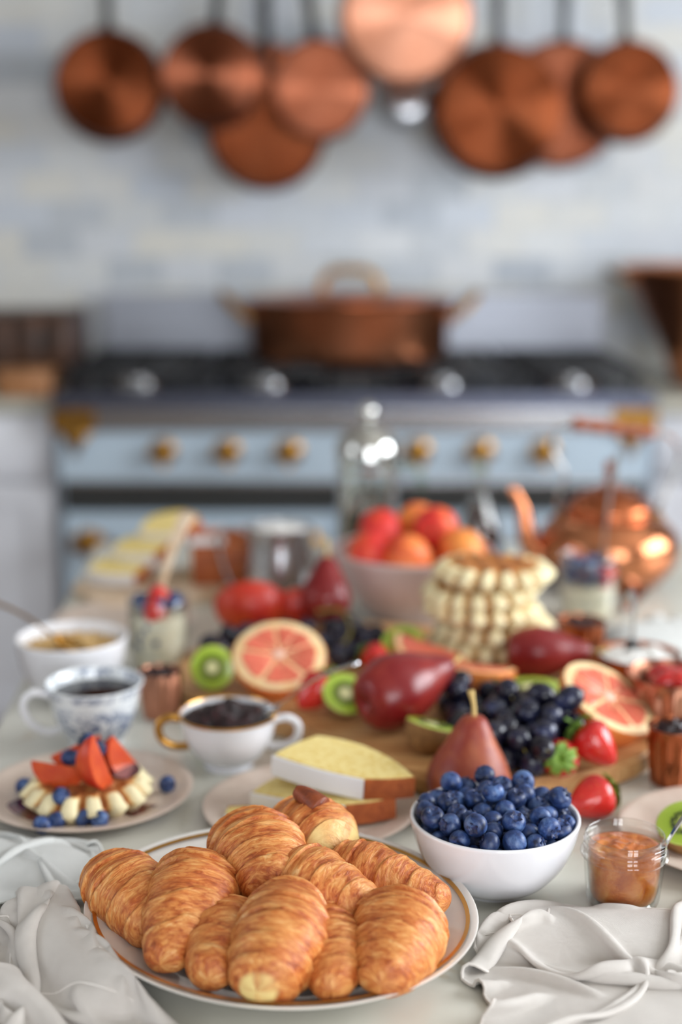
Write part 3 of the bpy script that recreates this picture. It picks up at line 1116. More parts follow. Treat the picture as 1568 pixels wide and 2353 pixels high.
# ---- croissant
def croissant(tip, bk, R, fat, rt, rb, bend, seed, label, pale=0.0, knob=0.0, flat=0.9):
    """rolled crescent with stepped layers; spine runs from bk to tip (table metres), thickest at fraction fat"""
    A, B = Vector((bk[0], bk[1], T + bk[2])), Vector((tip[0], tip[1], T + tip[2]))
    L = (B - A).length
    q = frame(A, B)
    nu, nv = 120, 72
    N = 5.0
    V = []
    lay, pal, uvs = [], [], []
    sv = Vector((seed * 3.1, seed * 1.7, seed * 0.9))
    for i in range(nu + 1):
        u = i / nu
        if u < fat:
            t = 1 - u / fat
            r0 = rb
        else:
            t = (u - fat) / (1 - fat)
            r0 = rt
        body = ((1 - t ** 1.55) ** 0.85 if u > fat else (1 - t ** 2.3) ** 0.75) if t < 1 else 0.0
        r = R * (r0 + (1 - r0) * body)
        # rounded end caps
        e = min(u, 1 - u) * L
        cap = R * r0 * 0.75
        if e < cap:
            r *= math.sqrt(max(0.0, 1 - (1 - e / cap) ** 2))
        x = u * L
        y = -bend * 4 * (u - 0.5) ** 2 + bend
        for j in range(nv):
            a = 2 * PI * j / nv - PI / 2
            ca, sa = math.cos(a), math.sin(a)
            # layer coordinate: grows from the thick middle to both tips; wraps slightly askew round the roll
            d = abs(u - fat) / (fat if u < fat else 1 - fat)
            w = 0.20 * math.sin(a + seed) + 0.42 * noise.noise(Vector((ca * 0.8, sa * 0.8, seed + u * 2.4)))
            s = d * N * 0.62 + w
            f = s - math.floor(s)
            st = (1 - f) ** 1.5 if f > 0.07 else 1 - (1 - f / 0.07) ** 2 * 1.0
            step = 0.085 * (st - 0.4)
            p = Vector((u * L * 28, ca * 1.2, sa * 1.2)) + sv
            lump = 0.060 * noise.noise(p * 0.75) + 0.035 * noise.noise(p * 1.7)
            fl = 0.020 * noise.noise(Vector((u * L * 210, ca * 2.2, sa * 2.2)) + sv) + 0.012 * noise.noise(Vector((u * L * 420, ca * 4, sa * 4)) + sv)
            rr = r * (1 + step + lump + fl)
            yy, zz = rr * ca, rr * sa * flat
            if zz < -0.72 * R * flat:
                zz = -0.72 * R * flat + (zz + 0.72 * R * flat) * 0.3
            V.append((x, y + yy, zz))
            lay.append(st - 0.5)
            pv = 0.0
            if pale:
                pv = max(0.0, min(1.0, (u - (1 - pale)) / (pale * 0.35))) * max(0.0, min(1.0, 0.75 + 1.4 * noise.noise(Vector((ca * 1.5, sa * 1.5, u * 8 + seed)))))
            pal.append(pv)
    F = []
    for i in range(nu):
        for j in range(nv):
            k = (j + 1) % nv
            F.append((i * nv + j, (i + 1) * nv + j, (i + 1) * nv + k, i * nv + k))
    me = bpy.data.meshes.new('croissant')
    me.from_pydata(V, [], F)
    me.materials.append(croissant_mat)
    me.polygons.foreach_set('use_smooth', [True] * len(me.polygons))
    at = me.attributes.new('layer', 'FLOAT', 'POINT')
    at.data.foreach_set('value', lay)
    at = me.attributes.new('pale', 'FLOAT', 'POINT')
    at.data.foreach_set('value', pal)
    uvl = me.uv_layers.new(name='UVMap')
    buf = []
    for f in F:
        i, j = f[0] // nv, f[0] % nv
        circ = 2 * PI * R
        for (ii, jj) in ((i, j), (i + 1, j), (i + 1, j + 1), (i, j + 1)):
            u = ii / nu
            a = 2 * PI * jj / nv
            buf += [u * L + 0.16 * R * math.sin(a - PI / 2 + seed), jj / nv * circ]
    uvl.data.foreach_set('uv', buf)
    me.update()
    o = single('croissant', me, None, label, 'croissant', A, q, group='croissants on the gold-rimmed platter')
    if knob:
        t = part('curled_tip', tube(spl([(L * 0.62, 0.004, R * flat * 0.86), (L * 0.50, 0.002, R * flat * 1.02), (L * 0.40, 0, R * flat * 1.12), (L * 0.34, -0.003, R * flat * 1.20)], 15), [0.011, 0.0108, 0.0105, 0.010, 0.0096, 0.0092, 0.0088, 0.0084, 0.008, 0.0076, 0.0072, 0.0068, 0.0062, 0.0056, 0.005, 0.004], 14), dark_crust, o, smooth=180)
    return o


# ---- fruit
def half_fruit_vf(r, depth, n=40, m=12, sx=1.0):
    prof = [(0, -depth)] + [(r * math.sin(PI / 2 * i / m), -depth * math.cos(PI / 2 * i / m)) for i in range(1, m)] + [(r, -0.0006), (r - 0.0006, 0)]
    prof += [(0, 0)]
    return tr(lathe(prof, n), scale=(sx, 1, 1))


GR = 0.0525
gf_peel = mesh('peel', half_fruit_vf(GR, 0.047, 56, 14), citrus_peel)
gf_pith = mesh('pith', lathe([(0, -0.002), (GR - 0.0014, -0.002), (GR - 0.001, 0.0006), (GR - 0.002, 0.0011), (0, 0.0008)], 56), citrus_pith)


def segment_mesh(r0, r1, ang):
    pol = []
    for t in np.linspace(-1, 1, 9):
        rr = r1 * (1 - 0.05 * abs(t) ** 3)
        pol.append((rr * math.cos(t * ang), rr * math.sin(t * ang)))
    pol += [(r0, 0.0006), (r0, -0.0006)]
    return mesh('segment', prism(pol, -0.001, 0.0022, 0.0007, 1), citrus_flesh)


seg_me = segment_mesh(0.007, GR * 0.80, PI / 10 * 0.93)
gf_core = mesh('core', lathe([(0, 0), (0.006, 0), (0.0065, 0.002), (0.003, 0.003), (0, 0.0026)], 16), citrus_core)


def grapefruit(loc, normal, label, roll=0.0):
    t = thing('grapefruit_half', label, 'grapefruit', (loc[0], loc[1], T + loc[2]), track(normal, roll), 'grapefruit halves')
    part('peel', gf_peel, None, t)
    part('pith', gf_pith, None, t)
    for i in range(10):
        part('segment', seg_me, None, t, rot=(0, 0, 2 * PI * i / 10 + 0.05 * math.sin(i * 3)))
    part('core', gf_core, None, t)


def lune(r, half, sz=1.0, n=18, m=14, x=1.0):
    """wedge of a sphere: straight edge along X, opening upwards (+Z), rounded side down"""
    V, F = [], []
    for i in range(n + 1):
        th = PI * i / n
        for j in range(m + 1):
            ph = -half + 2 * half * j / m
            V.append((-r * x * math.cos(th), r * math.sin(th) * math.sin(ph), -r * sz * math.sin(th) * math.cos(ph)))
    for i in range(n):
        for j in range(m):
            F.append((i * (m + 1) + j, (i + 1) * (m + 1) + j, (i + 1) * (m + 1) + j + 1, i * (m + 1) + j + 1))
    c = len(V)
    for i in range(n + 1):
        V.append((-r * x * math.cos(PI * i / n), 0, 0))
    for i in range(n):
        F.append((c + i, c + i + 1, (i + 1) * (m + 1), i * (m + 1)))
        F.append((c + i, i * (m + 1) + m, (i + 1) * (m + 1) + m, c + i + 1))
    return V, F


KR = 0.0255
kw_skin = mesh('skin', half_fruit_vf(KR, 0.031, 40, 12), kiwi_skin)
kw_flesh = mesh('flesh', lathe([(0, -0.001), (KR - 0.0007, -0.001), (KR - 0.0006, 0.0003), (KR - 0.002, 0.0009), (0, 0.0007)], 40), kiwi_face)
kw_core = mesh('core', lathe([(0, 0), (0.0066, 0.0006), (0.006, 0.0014), (0, 0.0016)], 18), kiwi_core)
_s = []
for i in range(46):
    a = 2 * PI * i / 46 + random.uniform(-0.05, 0.05)
    rr = KR * random.uniform(0.36, 0.54)
    _s.append(tr(sphere(0.0008, 6, 4, 1.8, 0.9, 0.7), (rr * math.cos(a), rr * math.sin(a), 0.0010), (0, 0, a)))
kw_seed = mesh('seed_ring', join(*_s), seed_black)


def kiwi(loc, normal, label, long=False, scale=1.0):
    t = thing('kiwi_half', label, 'kiwi', (loc[0], loc[1], T + loc[2]), track(normal), 'kiwi halves')
    parts = [part('skin', kw_skin, None, t), part('flesh', kw_flesh, None, t), part('core', kw_core, None, t), part('seed_ring', kw_seed, None, t)]
    parts[3]['kind'] = 'stuff'
    if long:
        for p in parts:
            p.scale = (1.42, 1, 0.86)
    t.scale = (scale,) * 3
    return t


def pear_vf(h, r, lean=0.0, seed=0.0):
    pr = spl2([(0.0005, 0.006 * h / 0.1), (0.35 * r, 0.0), (0.75 * r, 0.06 * h), (r, 0.30 * h), (0.88 * r, 0.52 * h), (0.58 * r, 0.74 * h), (0.40 * r, 0.88 * h), (0.24 * r, 0.97 * h), (0.0005, 0.985 * h)], 32)
    pr[0] = (0, pr[0][1])
    pr[-1] = (0, pr[-1][1])
    v, f = lathe(pr, 44, lambda a, i, rr, z: (rr * (1 + 0.04 * noise.noise(Vector((math.cos(a), math.sin(a), z * 25 + seed)))), z))
    return [(x + lean * (z / h) ** 2, y, z) for x, y, z in v], f


def pear(loc, axis, h, r, label, mat, lean=0.0, stem=0.022, roll=0.0, seed=0.0):
    t = thing('red_pear', label, 'pear', (loc[0], loc[1], T + loc[2]), track(axis, roll), 'red pears')
    part('pear_body', pear_vf(h, r, lean, seed), mat, t, smooth=180)
    part('stem', tube(spl([(lean * 0.95, 0, h * 0.955), (lean + 0.001, 0, h + stem * 0.4), (lean + 0.004, 0.001, h + stem)], 8), [0.0024] * 4 + [0.0022, 0.0024, 0.0028, 0.0034, 0.0036][:5], 8), pear_stem, t)


def straw_vf(h, r, seed):
    pr = spl2([(0.0005, 0.0), (0.5 * r, -0.02 * h), (0.92 * r, -0.16 * h), (r, -0.34 * h), (0.84 * r, -0.58 * h), (0.5 * r, -0.84 * h), (0.2 * r, -0.97 * h), (0.0005, -h)], 26)
    pr[0] = (0, pr[0][1])
    pr[-1] = (0, pr[-1][1])
    return lathe(pr, 32, lambda a, i, rr, z: (rr * (1 + 0.07 * noise.noise(Vector((math.cos(a), math.sin(a), z * 40 + seed)))), z))


def leaf_vf(l, w):
    n, m = 8, 4
    def f(i, j):
        t = i / (n - 1)
        v = -1 + 2 * j / (m - 1)
        ww = w * math.sin(PI * min(0.98, t * 0.9 + 0.08)) ** 0.8
        return (t * l, v * ww, 0.004 * math.sin(PI * t) + 0.0015 * abs(v) - 0.006 * t * t)
    a = grid(f, n, m)
    b = grid(lambda i, j: tuple(np.array(f(i, j)) - np.array((0, 0, 0.0005))), n, m)
    o = len(a[0])
    return a[0] + b[0], a[1] + [tuple(q + o for q in x[::-1]) for x in b[1]]


straw_me = [mesh('berry_flesh', straw_vf(0.042, 0.0185, s), strawberry_mat, 180) for s in (1.0, 5.0)]
sleaf_me = mesh('leaf', leaf_vf(0.017, 0.0042), leaf_green)
sstem_me = mesh('stem', tube(spl([(0, 0, 0), (0.001, 0, 0.008), (0.005, 0, 0.014)], 6), 0.0013, 6), leaf_green)


def strawberry(loc, axis, label, group, k=0, scale=1.0, leaves=9, roll=0.0):
    """origin at the calyx, tip along -axis"""
    t = thing('strawberry', label, 'strawberry', (loc[0], loc[1], T + loc[2]), track(axis, roll), group)
    part('berry_flesh', straw_me[k % 2], None, t)
    for i in range(leaves):
        part('leaf', sleaf_me, None, t, loc=(0, 0, 0.0006), rot=(0, random.uniform(-0.35, 0.15), 2 * PI * i / leaves + random.uniform(-0.2, 0.2)))
    if leaves:
        part('stem', sstem_me, None, t)
    t.scale = (scale,) * 3
    return t


# ---- blueberry
bb_prof = [(0, -0.0068), (0.003, -0.0065), (0.006, -0.0049), (0.0079, -0.0022), (0.0085, 0.0006), (0.0079, 0.0036), (0.0062, 0.0058), (0.0040, 0.0068), (0.0030, 0.0068), (0.0024, 0.0060), (0.0012, 0.0056), (0, 0.0055)]
bb_me = mesh('blueberry', lathe(spl2(bb_prof, 22)[:-1] + [(0, 0.0055)], 24), blueberry_mat, 180)
_v, _f = [], []
for i in range(5):
    a = 2 * PI * i / 5
    c, s = math.cos, math.sin
    o_ = len(_v)
    for (rr, da, z) in ((0.0029, -0.55, 0.0064), (0.0029, 0.55, 0.0064), (0.0042, 0.22, 0.0076), (0.0049, 0.0, 0.0079), (0.0042, -0.22, 0.0076)):
        _v.append((rr * c(a + da), rr * s(a + da), z))
    for (rr, da, z) in ((0.0026, -0.55, 0.0062), (0.0026, 0.55, 0.0062), (0.0039, 0.22, 0.0071), (0.0045, 0.0, 0.0074), (0.0039, -0.22, 0.0071)):
        _v.append((rr * c(a + da), rr * s(a + da), z))
    _f += [tuple(o_ + x for x in (0, 1, 2, 3, 4)), tuple(o_ + x for x in (9, 8, 7, 6, 5))]
    for x in range(5):
        y = (x + 1) % 5
        _f.append((o_ + x, o_ + y, o_ + y + 5, o_ + x + 5))
bb_cal = mesh('crown', (_v, _f), calyx_mat, 0)


def blueberry(loc, label, group, axis=None, scale=1.0):
    if axis is None:
        axis = (random.gauss(0, 1), random.gauss(0, 1) - 0.3, random.gauss(0, 1) + 0.4)
    o = single('blueberry', bb_me, None, label, 'blueberry', (loc[0], loc[1], T + loc[2]), track(axis, random.uniform(0, 6)), group)
    o.scale = (scale,) * 3
    part('crown', bb_cal, None, o)
    return o


def relax(P, R, fix, iters=260, grav=0.0004):
    """settle spheres: P centres, R radii, fix(P) keeps them inside their container"""
    n = len(P)
    for it in range(iters):
        P[:, 2] -= grav if it < iters * 0.75 else grav * 0.2
        for _ in range(3):
            D = P[:, None] - P[None]
            d = np.sqrt((D ** 2).sum(-1)) + np.eye(n) + 1e-9
            ov = np.maximum(0, (R[:, None] + R[None]) - d) * (1 - np.eye(n))
            P += (D / d[..., None] * ov[..., None] * 0.28).sum(1)
            fix(P)
    return P


# ---- waffle
def waffle_vf(R, th, cell, seed, sq=0.0):
    """round waffle with a raised grid on both faces and a knobbly rim"""
    n, m = 96, 22
    V, F, toast = [], [], []
    rim_e = {}
    def ridge(x, y):
        a = abs((x / cell + 0.5 + seed) % 1.0 - 0.5) * 2
        b = abs((y / cell + 0.5 + seed * 0.7) % 1.0 - 0.5) * 2
        k = lambda t: 1 / (1 + math.exp(-(t - 0.42) * 14))
        return max(k(a), k(b))
    def prof(x, y, t, side, e=0, kk=0):
        rg = ridge(x, y) * (1 - kk) + e * kk
        z = th * (0.13 + 0.37 * rg) * (1 - (0.50 + 0.35 * (1 - rg)) * max(0, (t - 0.82) / 0.18) ** 2.4)
        return side * (z + 0.0010 * noise.noise(Vector((x * 60 + seed, y * 60, side)))), rg
    for side in (1, -1):
        rings = []
        for i in range(m + 1):
            t = i / m
            ring = []
            for j in range(1 if i == 0 else n):
                a = 2 * PI * j / n
                Rr = R * (1 + 0.03 * math.sin(2 * a + seed) + 0.02 * math.sin(5 * a + seed * 2))
                e = 1 / (1 + math.exp(-(math.cos(round(2 * PI * R / cell) * a + seed * 9) + 0.55) * 5))
                Rr *= 0.86 + 0.16 * e
                x, y = Rr * t * math.cos(a), Rr * t * math.sin(a)
                k_ = max(0.0, min(1.0, (t - 0.74) / 0.14))
                z, rg = prof(x, y, t, side, e, k_)
                ring.append(len(V))
                V.append((x, y, z))
                toast.append((0.30 + 0.50 * rg) * (1 - k_) + k_ * (0.92 - 1.05 * e))
                if t == 1:
                    rim_e[j] = e
            rings.append(ring)
        for A, B in zip(rings, rings[1:]):
            for j in range(n):
                k = (j + 1) % n
                q = (A[0], B[j], B[k]) if len(A) == 1 else (A[j], B[j], B[k], A[k])
                F.append(q if side > 0 else q[::-1])
        if side > 0:
            top_ring = rings[-1]
        else:
            bot = rings[-1]
    mid = []
    for j in range(n):
        v = V[top_ring[j]]
        rr = math.hypot(v[0], v[1])
        e = 1 + 0.0035 / rr * 1.0
        mid.append(len(V))
        V.append((v[0] * e * 1.04, v[1] * e * 1.04, 0))
        toast.append(0.86 - 1.05 * rim_e[j])
    for j in range(n):
        k = (j + 1) % n
        F.append((top_ring[j], mid[j], mid[k], top_ring[k]))
        F.append((mid[j], bot[j], bot[k], mid[k]))
    return V, F, toast


def waffle_mesh(R, th, cell, seed, mat):
    V, F, toast = waffle_vf(R, th, cell, seed)
    me = bpy.data.meshes.new('waffle')
    me.from_pydata(V, [], F)
    me.materials.append(mat)
    me.polygons.foreach_set('use_smooth', [True] * len(me.polygons))
    a = me.attributes.new('toast', 'FLOAT', 'POINT')
    a.data.foreach_set('value', toast)
    me.update()
    return me


# ---- cloth
def cloth_sim(n, size, quad, seed, steps=170, amp=0.006, fix=None, pinch=None, stiff=0.3, ratio=1.0, fu=(-5, 5), fv=(-5, 5)):
    """square of linen laid into a smaller outline so that it buckles into folds; returns n*n points above the table plane"""
    rs = np.random.RandomState(seed)
    u = np.linspace(0, 1, n)
    U, Vv = np.meshgrid(u, u, indexing='ij')
    q = np.array(quad, float)
    P = np.zeros((n, n, 3))
    for k in range(2):
        P[..., k] = (1 - U) * (1 - Vv) * q[0][k] + U * (1 - Vv) * q[1][k] + U * Vv * q[2][k] + (1 - U) * Vv * q[3][k]
    if pinch is not None:
        for (px, py, rad, s) in pinch:
            d = np.sqrt((P[..., 0] - px) ** 2 + (P[..., 1] - py) ** 2)
            f = s * np.exp(-(d / rad) ** 2)
            P[..., 0] += (px - P[..., 0]) * f
            P[..., 1] += (py - P[..., 1]) * f
    z = np.zeros((n, n))
    for k in range(9):
        fx, fy = rs.uniform(*fu), rs.uniform(*fv)
        z += np.sin(2 * PI * (fx * U + fy * Vv) + rs.uniform(0, 6)) / (1 + 0.25 * math.hypot(fx, fy))
    P[..., 2] = 0.004 + amp * (z - z.min())
    vel = np.zeros_like(P)
    FLR = 0.0014 + 0.0035 * U + 0.0025 * Vv       # later layers of the cloth rest on earlier ones
    dx = size / (n - 1)
    dy = size * ratio / (n - 1)
    cons = []
    for (a, b, L, w) in ((1, 0, dx, 1.0), (0, 1, dy, 1.0), (1, 1, math.hypot(dx, dy), 0.6), (1, -1, math.hypot(dx, dy), 0.6), (2, 0, 2 * dx, stiff), (0, 2, 2 * dy, stiff), (4, 0, 4 * dx, stiff * 0.5), (0, 4, 4 * dy, stiff * 0.5)):
        cons.append((a, b, L, w))
    for st in range(steps):
        old = P.copy()
        P += vel * 0.90
        P[..., 2] -= 0.00022
        for it in range(5):
            for (a, b, L, w) in cons:
                A = P[: n - a, (0 if b >= 0 else -b): (n - b if b > 0 else n)]
                B = P[a:, (b if b > 0 else 0): (n + b if b < 0 else n)]
                D = B - A
                d = np.sqrt((D ** 2).sum(-1, keepdims=True)) + 1e-9
                e = (d - L) / d
                if a > 1 or abs(b) > 1:
                    e = np.minimum(e, 0)          # bending: only resists folding
                c = D * e * 0.25 * w
                A += c
                B -= c
            P[..., 2] = np.maximum(P[..., 2], FLR)
            if fix is not None:
                fix(P)
        vel = np.clip(P - old, -0.004, 0.004)
        fr = (P[..., 2] < FLR + 0.0012)
        vel[fr] *= 0.25
    return P


def napkin(P, mat, label, loc=(0, 0, 0), rot=None):
    n = P.shape[0]
    V = P.reshape(-1, 3)
    F = [(i * n + j, (i + 1) * n + j, (i + 1) * n + j + 1, i * n + j + 1) for i in range(n - 1) for j in range(n - 1)]
    me = bpy.data.meshes.new('napkin')
    me.from_pydata([tuple(v) for v in V], [], F)
    me.materials.append(mat)
    me.polygons.foreach_set('use_smooth', [True] * len(me.polygons))
    uvl = me.uv_layers.new(name='UVMap')
    buf = []
    for f in F:
        for k in f:
            buf += [(k // n) / (n - 1), (k % n) / (n - 1)]
    uvl.data.foreach_set('uv', buf)
    me.update()
    o = single('linen_napkin', me, None, label, 'napkin', (loc[0], loc[1], T + loc[2]), rot)
    sd = o.modifiers.new('thickness', 'SOLIDIFY')
    sd.thickness = 0.0012
    sd.offset = 0
    ss = o.modifiers.new('smooth', 'SUBSURF')
    ss.levels = 1
    ss.render_levels = 2
    # stitched hem along the border
    e = []
    loop = [(i, 0) for i in range(n)] + [(n - 1, j) for j in range(1, n)] + [(i, n - 1) for i in range(n - 2, -1, -1)] + [(0, j) for j in range(n - 2, -1, -1)]
    part('hem', tube([tuple(P[i, j]) for i, j in loop], 0.0013, 6), mat, o)
    return o

# ================================================================== things on the table, front to back
# ---- platter and croissants
pq = thing('oval_platter', 'ivory oval platter with a gold band, heaped with croissants', 'platter', (-0.047, 1.009, T), (0, 0, math.radians(-35)))
PS = (1.045, 0.955, 1.0)
pv = tr(plate_vf(0.149, 0.027, 0.60, 0.52, 0.004, 96), scale=PS)
part('dish', pv, ivory_china, pq, smooth=60)
part('gold_band', tr(lathe([(0.1395, 0.0254), (0.1425, 0.0262), (0.1425, 0.0268), (0.1395, 0.0260), (0.1395, 0.0254)], 96), scale=PS), gold, pq, label='gold band round the rim')

CG = [
    # tip, back, R, fat, rt, rb, bend, seed, label, pale, knob
    ((-0.136, 0.962, 0.026), (-0.190, 1.048, 0.036), 0.0315, 0.40, 0.42, 0.60, 0.006, 1.3, 'croissant lying at the left edge of the platter', 0, 0),
    ((-0.128, 0.916, 0.028), (-0.110, 1.030, 0.046), 0.0360, 0.30, 0.28, 0.66, 0.004, 2.1, 'broad croissant with its narrow tip towards the left napkin', 0, 0),
    ((-0.046, 0.980, 0.050), (-0.082, 1.080, 0.054), 0.0380, 0.45, 0.45, 0.55, 0.004, 3.7, 'fattest croissant on top at the back of the heap', 0, 0),
    ((0.000, 1.044, 0.052), (-0.052, 1.112, 0.048), 0.0345, 0.55, 0.62, 0.45, 0.003, 4.4, 'croissant at the very back with a pale doughy end and dark curled tip', 0.2, 1),
    ((0.030, 0.964, 0.044), (-0.044, 1.020, 0.048), 0.0320, 0.34, 0.26, 0.66, -0.004, 5.9, 'croissant in the middle pointing right across its neighbour', 0, 0),
    ((0.083, 0.995, 0.036), (-0.010, 1.046, 0.040), 0.0315, 0.34, 0.28, 0.66, -0.004, 6.2, 'croissant at the right whose tip touches the blueberry bowl', 0, 0),
    ((-0.092, 0.893, 0.030), (-0.074, 0.985, 0.032), 0.0265, 0.42, 0.45, 0.6, -0.004, 7.5, 'slim croissant squeezed left of the front croissant', 0, 0),
    ((-0.006, 0.876, 0.032), (-0.014, 0.975, 0.034), 0.0255, 0.42, 0.45, 0.6, 0.004, 8.1, 'slim croissant squeezed right of the front croissant', 0, 0),
    ((-0.057, 0.868, 0.036), (-0.036, 0.980, 0.052), 0.0345, 0.58, 0.46, 0.48, 0.004, 9.6, 'largest croissant in front, its pale end towards the platter edge', 0.04, 0),
    ((0.027, 0.878, 0.035), (0.044, 0.978, 0.038), 0.0350, 0.34, 0.34, 0.70, 0.004, 10.2, 'broad croissant at the right front of the platter', 0, 0),
]
for (tp, bk, R, fat, rt_, rb_, bend, sd, lb, pale, kn) in CG:
    croissant(tp, bk, R, fat, rt_, rb_, bend, sd, lb, pale, kn)

# ---- blueberry bowl
BBX, BBY = 0.127, 1.095
bw = single('blueberry_bowl', vessel([(0.032, 0.0), (0.034, 0.003), (0.046, 0.010), (0.060, 0.028), (0.067, 0.046), (0.0702, 0.061)], 0.0036, 80, 30), white_china, 'plain white china bowl filled with blueberries', 'bowl', (BBX, BBY, T), smooth=60)
rs = np.random.RandomState(4)
nb = 132
PB = np.c_[rs.uniform(-0.04, 0.04, nb), rs.uniform(-0.04, 0.04, nb), rs.uniform(0.02, 0.09, nb)]
RB = rs.uniform(0.0082, 0.0101, nb)


def in_bowl(P):
    a, b, zc = 0.0665, 0.054, 0.062
    for k in range(len(P)):
        r = RB[k]
        z = P[k, 2]
        if z < zc:
            ex = math.sqrt((P[k, 0] ** 2 + P[k, 1] ** 2) / (a - r) ** 2 + ((z - zc) / (b - r)) ** 2)
            if ex > 1:
                P[k, 0] /= ex
                P[k, 1] /= ex
                P[k, 2] = zc + (z - zc) / ex
        else:
            d = math.hypot(P[k, 0], P[k, 1])
            lim = (a - r) * math.sqrt(max(0.2, 1 - ((z - zc) / 0.04) ** 2))
            if d > max(lim, 0.002):
                P[k, :2] *= max(lim, 0.002) / d


PB = relax(PB, RB, in_bowl, 260, 0.0012)
for p, r in zip(PB, RB):
    blueberry((BBX + p[0], BBY + p[1], p[2]), 'plump blueberry heaped in the white china bowl', 'blueberries in the white bowl', scale=r / 0.0085)

# ---- marmalade jar
JX, JY = 0.229, 1.066
jar = thing('jam_jar', 'small glass jar with a ringed neck, open and full of marmalade', 'jar', (JX, JY, T))
jo = spl2([(0.026, 0.0), (0.0285, 0.002), (0.0302, 0.012), (0.0325, 0.038), (0.0332, 0.0405)], 14) + [(0.0352, 0.0415), (0.0356, 0.0430), (0.0350, 0.0445), (0.0326, 0.0455), (0.0322, 0.0475), (0.0332, 0.0485), (0.0322, 0.0500), (0.0322, 0.0525), (0.0332, 0.0535), (0.0322, 0.0550), (0.0322, 0.0575)]
ji = [(0.0318, 0.0588), (0.0304, 0.0590), (0.0296, 0.0580), (0.0294, 0.045), (0.0298, 0.038), (0.0278, 0.012), (0.0262, 0.006), (0, 0.005)]
part('glass_body', lathe([(0, 0.002), (0.022, 0.002), (0.024, 0.0)] + jo + ji, 64), glass, jar)
V, F = surface_disc(0.0291, 0.0035, 90, 2.2, 0.0475, 0.0015, 48, 16, side=[(0.0293, 0.044), (0.0295, 0.038), (0.0286, 0.026), (0.0275, 0.012), (0.0258, 0.0066)])
single('marmalade', (V, F), jam_orange, 'chunky orange marmalade filling the glass jar', 'jam', (JX, JY, T), smooth=60)
place_spoon('jam_spoon', (0.241, 1.066, 0.020), (0.302, 1.060, 0.108), chrome, 'silver teaspoon standing in the marmalade jar', bw=0.022, bl=0.035, hw=0.0035, roll=0.4)

# ---- plate at the right edge
pr = single('dessert_plate', plate_vf(0.10, 0.015, 0.66, 0.5), stoneware, 'beige stoneware plate cut off by the right edge, holding half a kiwi', 'plate', (0.347, 1.170, T), smooth=60)
kiwi((0.300, 1.150, 0.030), (-0.25, -0.35, 0.9), 'half kiwi on the stoneware plate at the right edge', scale=1.05)


def peach_wedge(loc, rot, r, label, group, half=0.42, x=1.15):
    t = thing('peach_wedge', label, 'peach', (loc[0], loc[1], T + loc[2]), rot, group)
    part('skin', lune(r, half, 1.0, 18, 10, x), peach_skin, t, smooth=40)
    part('flesh', tr(lune(r * 0.975, half * 1.035, 1.0, 18, 10, x), (0, 0, 0.0007)), peach_flesh, t, smooth=40)


peach_wedge((0.362, 1.225, 0.036), (0.2, 0.5, 1.2), 0.028, 'peach wedge on the stoneware plate at the right edge', 'peach wedges')

# ---- waffle plate at the left
WX, WY = -0.241, 1.268
single('dessert_plate', plate_vf(0.10, 0.014, 0.68, 0.5), stoneware, 'beige stoneware plate holding the fruit topped waffle', 'plate', (WX, WY, T), smooth=60)
wz = 0.0185
single('dressed_waffle', waffle_mesh(0.056, 0.024, 0.0235, 0.2, waffle_mat_dark), None, 'single waffle under peach wedges and blueberries on its plate', 'waffle', (WX + 0.004, WY - 0.018, T + wz), (0.0, 0.0, 0.5))


def puddle(pts, label, z, th=0.0012):
    c = (sum(p[0] for p in pts) / len(pts), sum(p[1] for p in pts) / len(pts))
    pl = [(p[0] - c[0], p[1] - c[1]) for p in spl([(x, y, 0) for x, y in pts], 40, True)]
    return single('berry_syrup', prism(pl, 0, th, 0.0005, 2), syrup_red, label, 'syrup', (c[0], c[1], T + z))


puddle([(-0.310, 1.245), (-0.312, 1.215), (-0.292, 1.192), (-0.262, 1.186), (-0.252, 1.198), (-0.275, 1.212), (-0.285, 1.235), (-0.297, 1.252)], 'dark red syrup pool left of the dressed waffle', 0.0072)
puddle([(-0.188, 1.240), (-0.168, 1.236), (-0.160, 1.222), (-0.176, 1.210), (-0.192, 1.214), (-0.200, 1.228)], 'small red syrup pool right of the dressed waffle', 0.0072)
puddle([(-0.215, 1.290), (-0.196, 1.282), (-0.190, 1.262), (-0.200, 1.245), (-0.214, 1.252), (-0.226, 1.272)], 'red syrup poured over the top of the dressed waffle', 0.0305, 0.001)
PG = 'peach wedges on the waffle'
peach_wedge((-0.261, 1.236, 0.048), (0.35, 0.12, -0.15), 0.023, 'peach wedge lying flat at the left on the waffle', PG)
peach_wedge((-0.219, 1.232, 0.056), (0.1, 1.15, 1.0), 0.026, 'peach wedge standing upright beside the berries on the waffle', PG)
peach_wedge((-0.205, 1.276, 0.046), (0.3, 0.9, 0.9), 0.023, 'peach wedge leaning at the right rear of the waffle', PG)
peach_wedge((-0.255, 1.288, 0.047), (0.2, -0.3, 0.4), 0.022, 'peach wedge behind the berries at the left rear of the waffle', PG)
for p in ((-0.243, 1.246, 0.052), (-0.254, 1.254, 0.048), (-0.233, 1.238, 0.045), (-0.238, 1.258, 0.063), (-0.228, 1.252, 0.058)):
    blueberry(p, 'blueberry in the cluster topping the waffle', 'blueberries on top of the waffle')
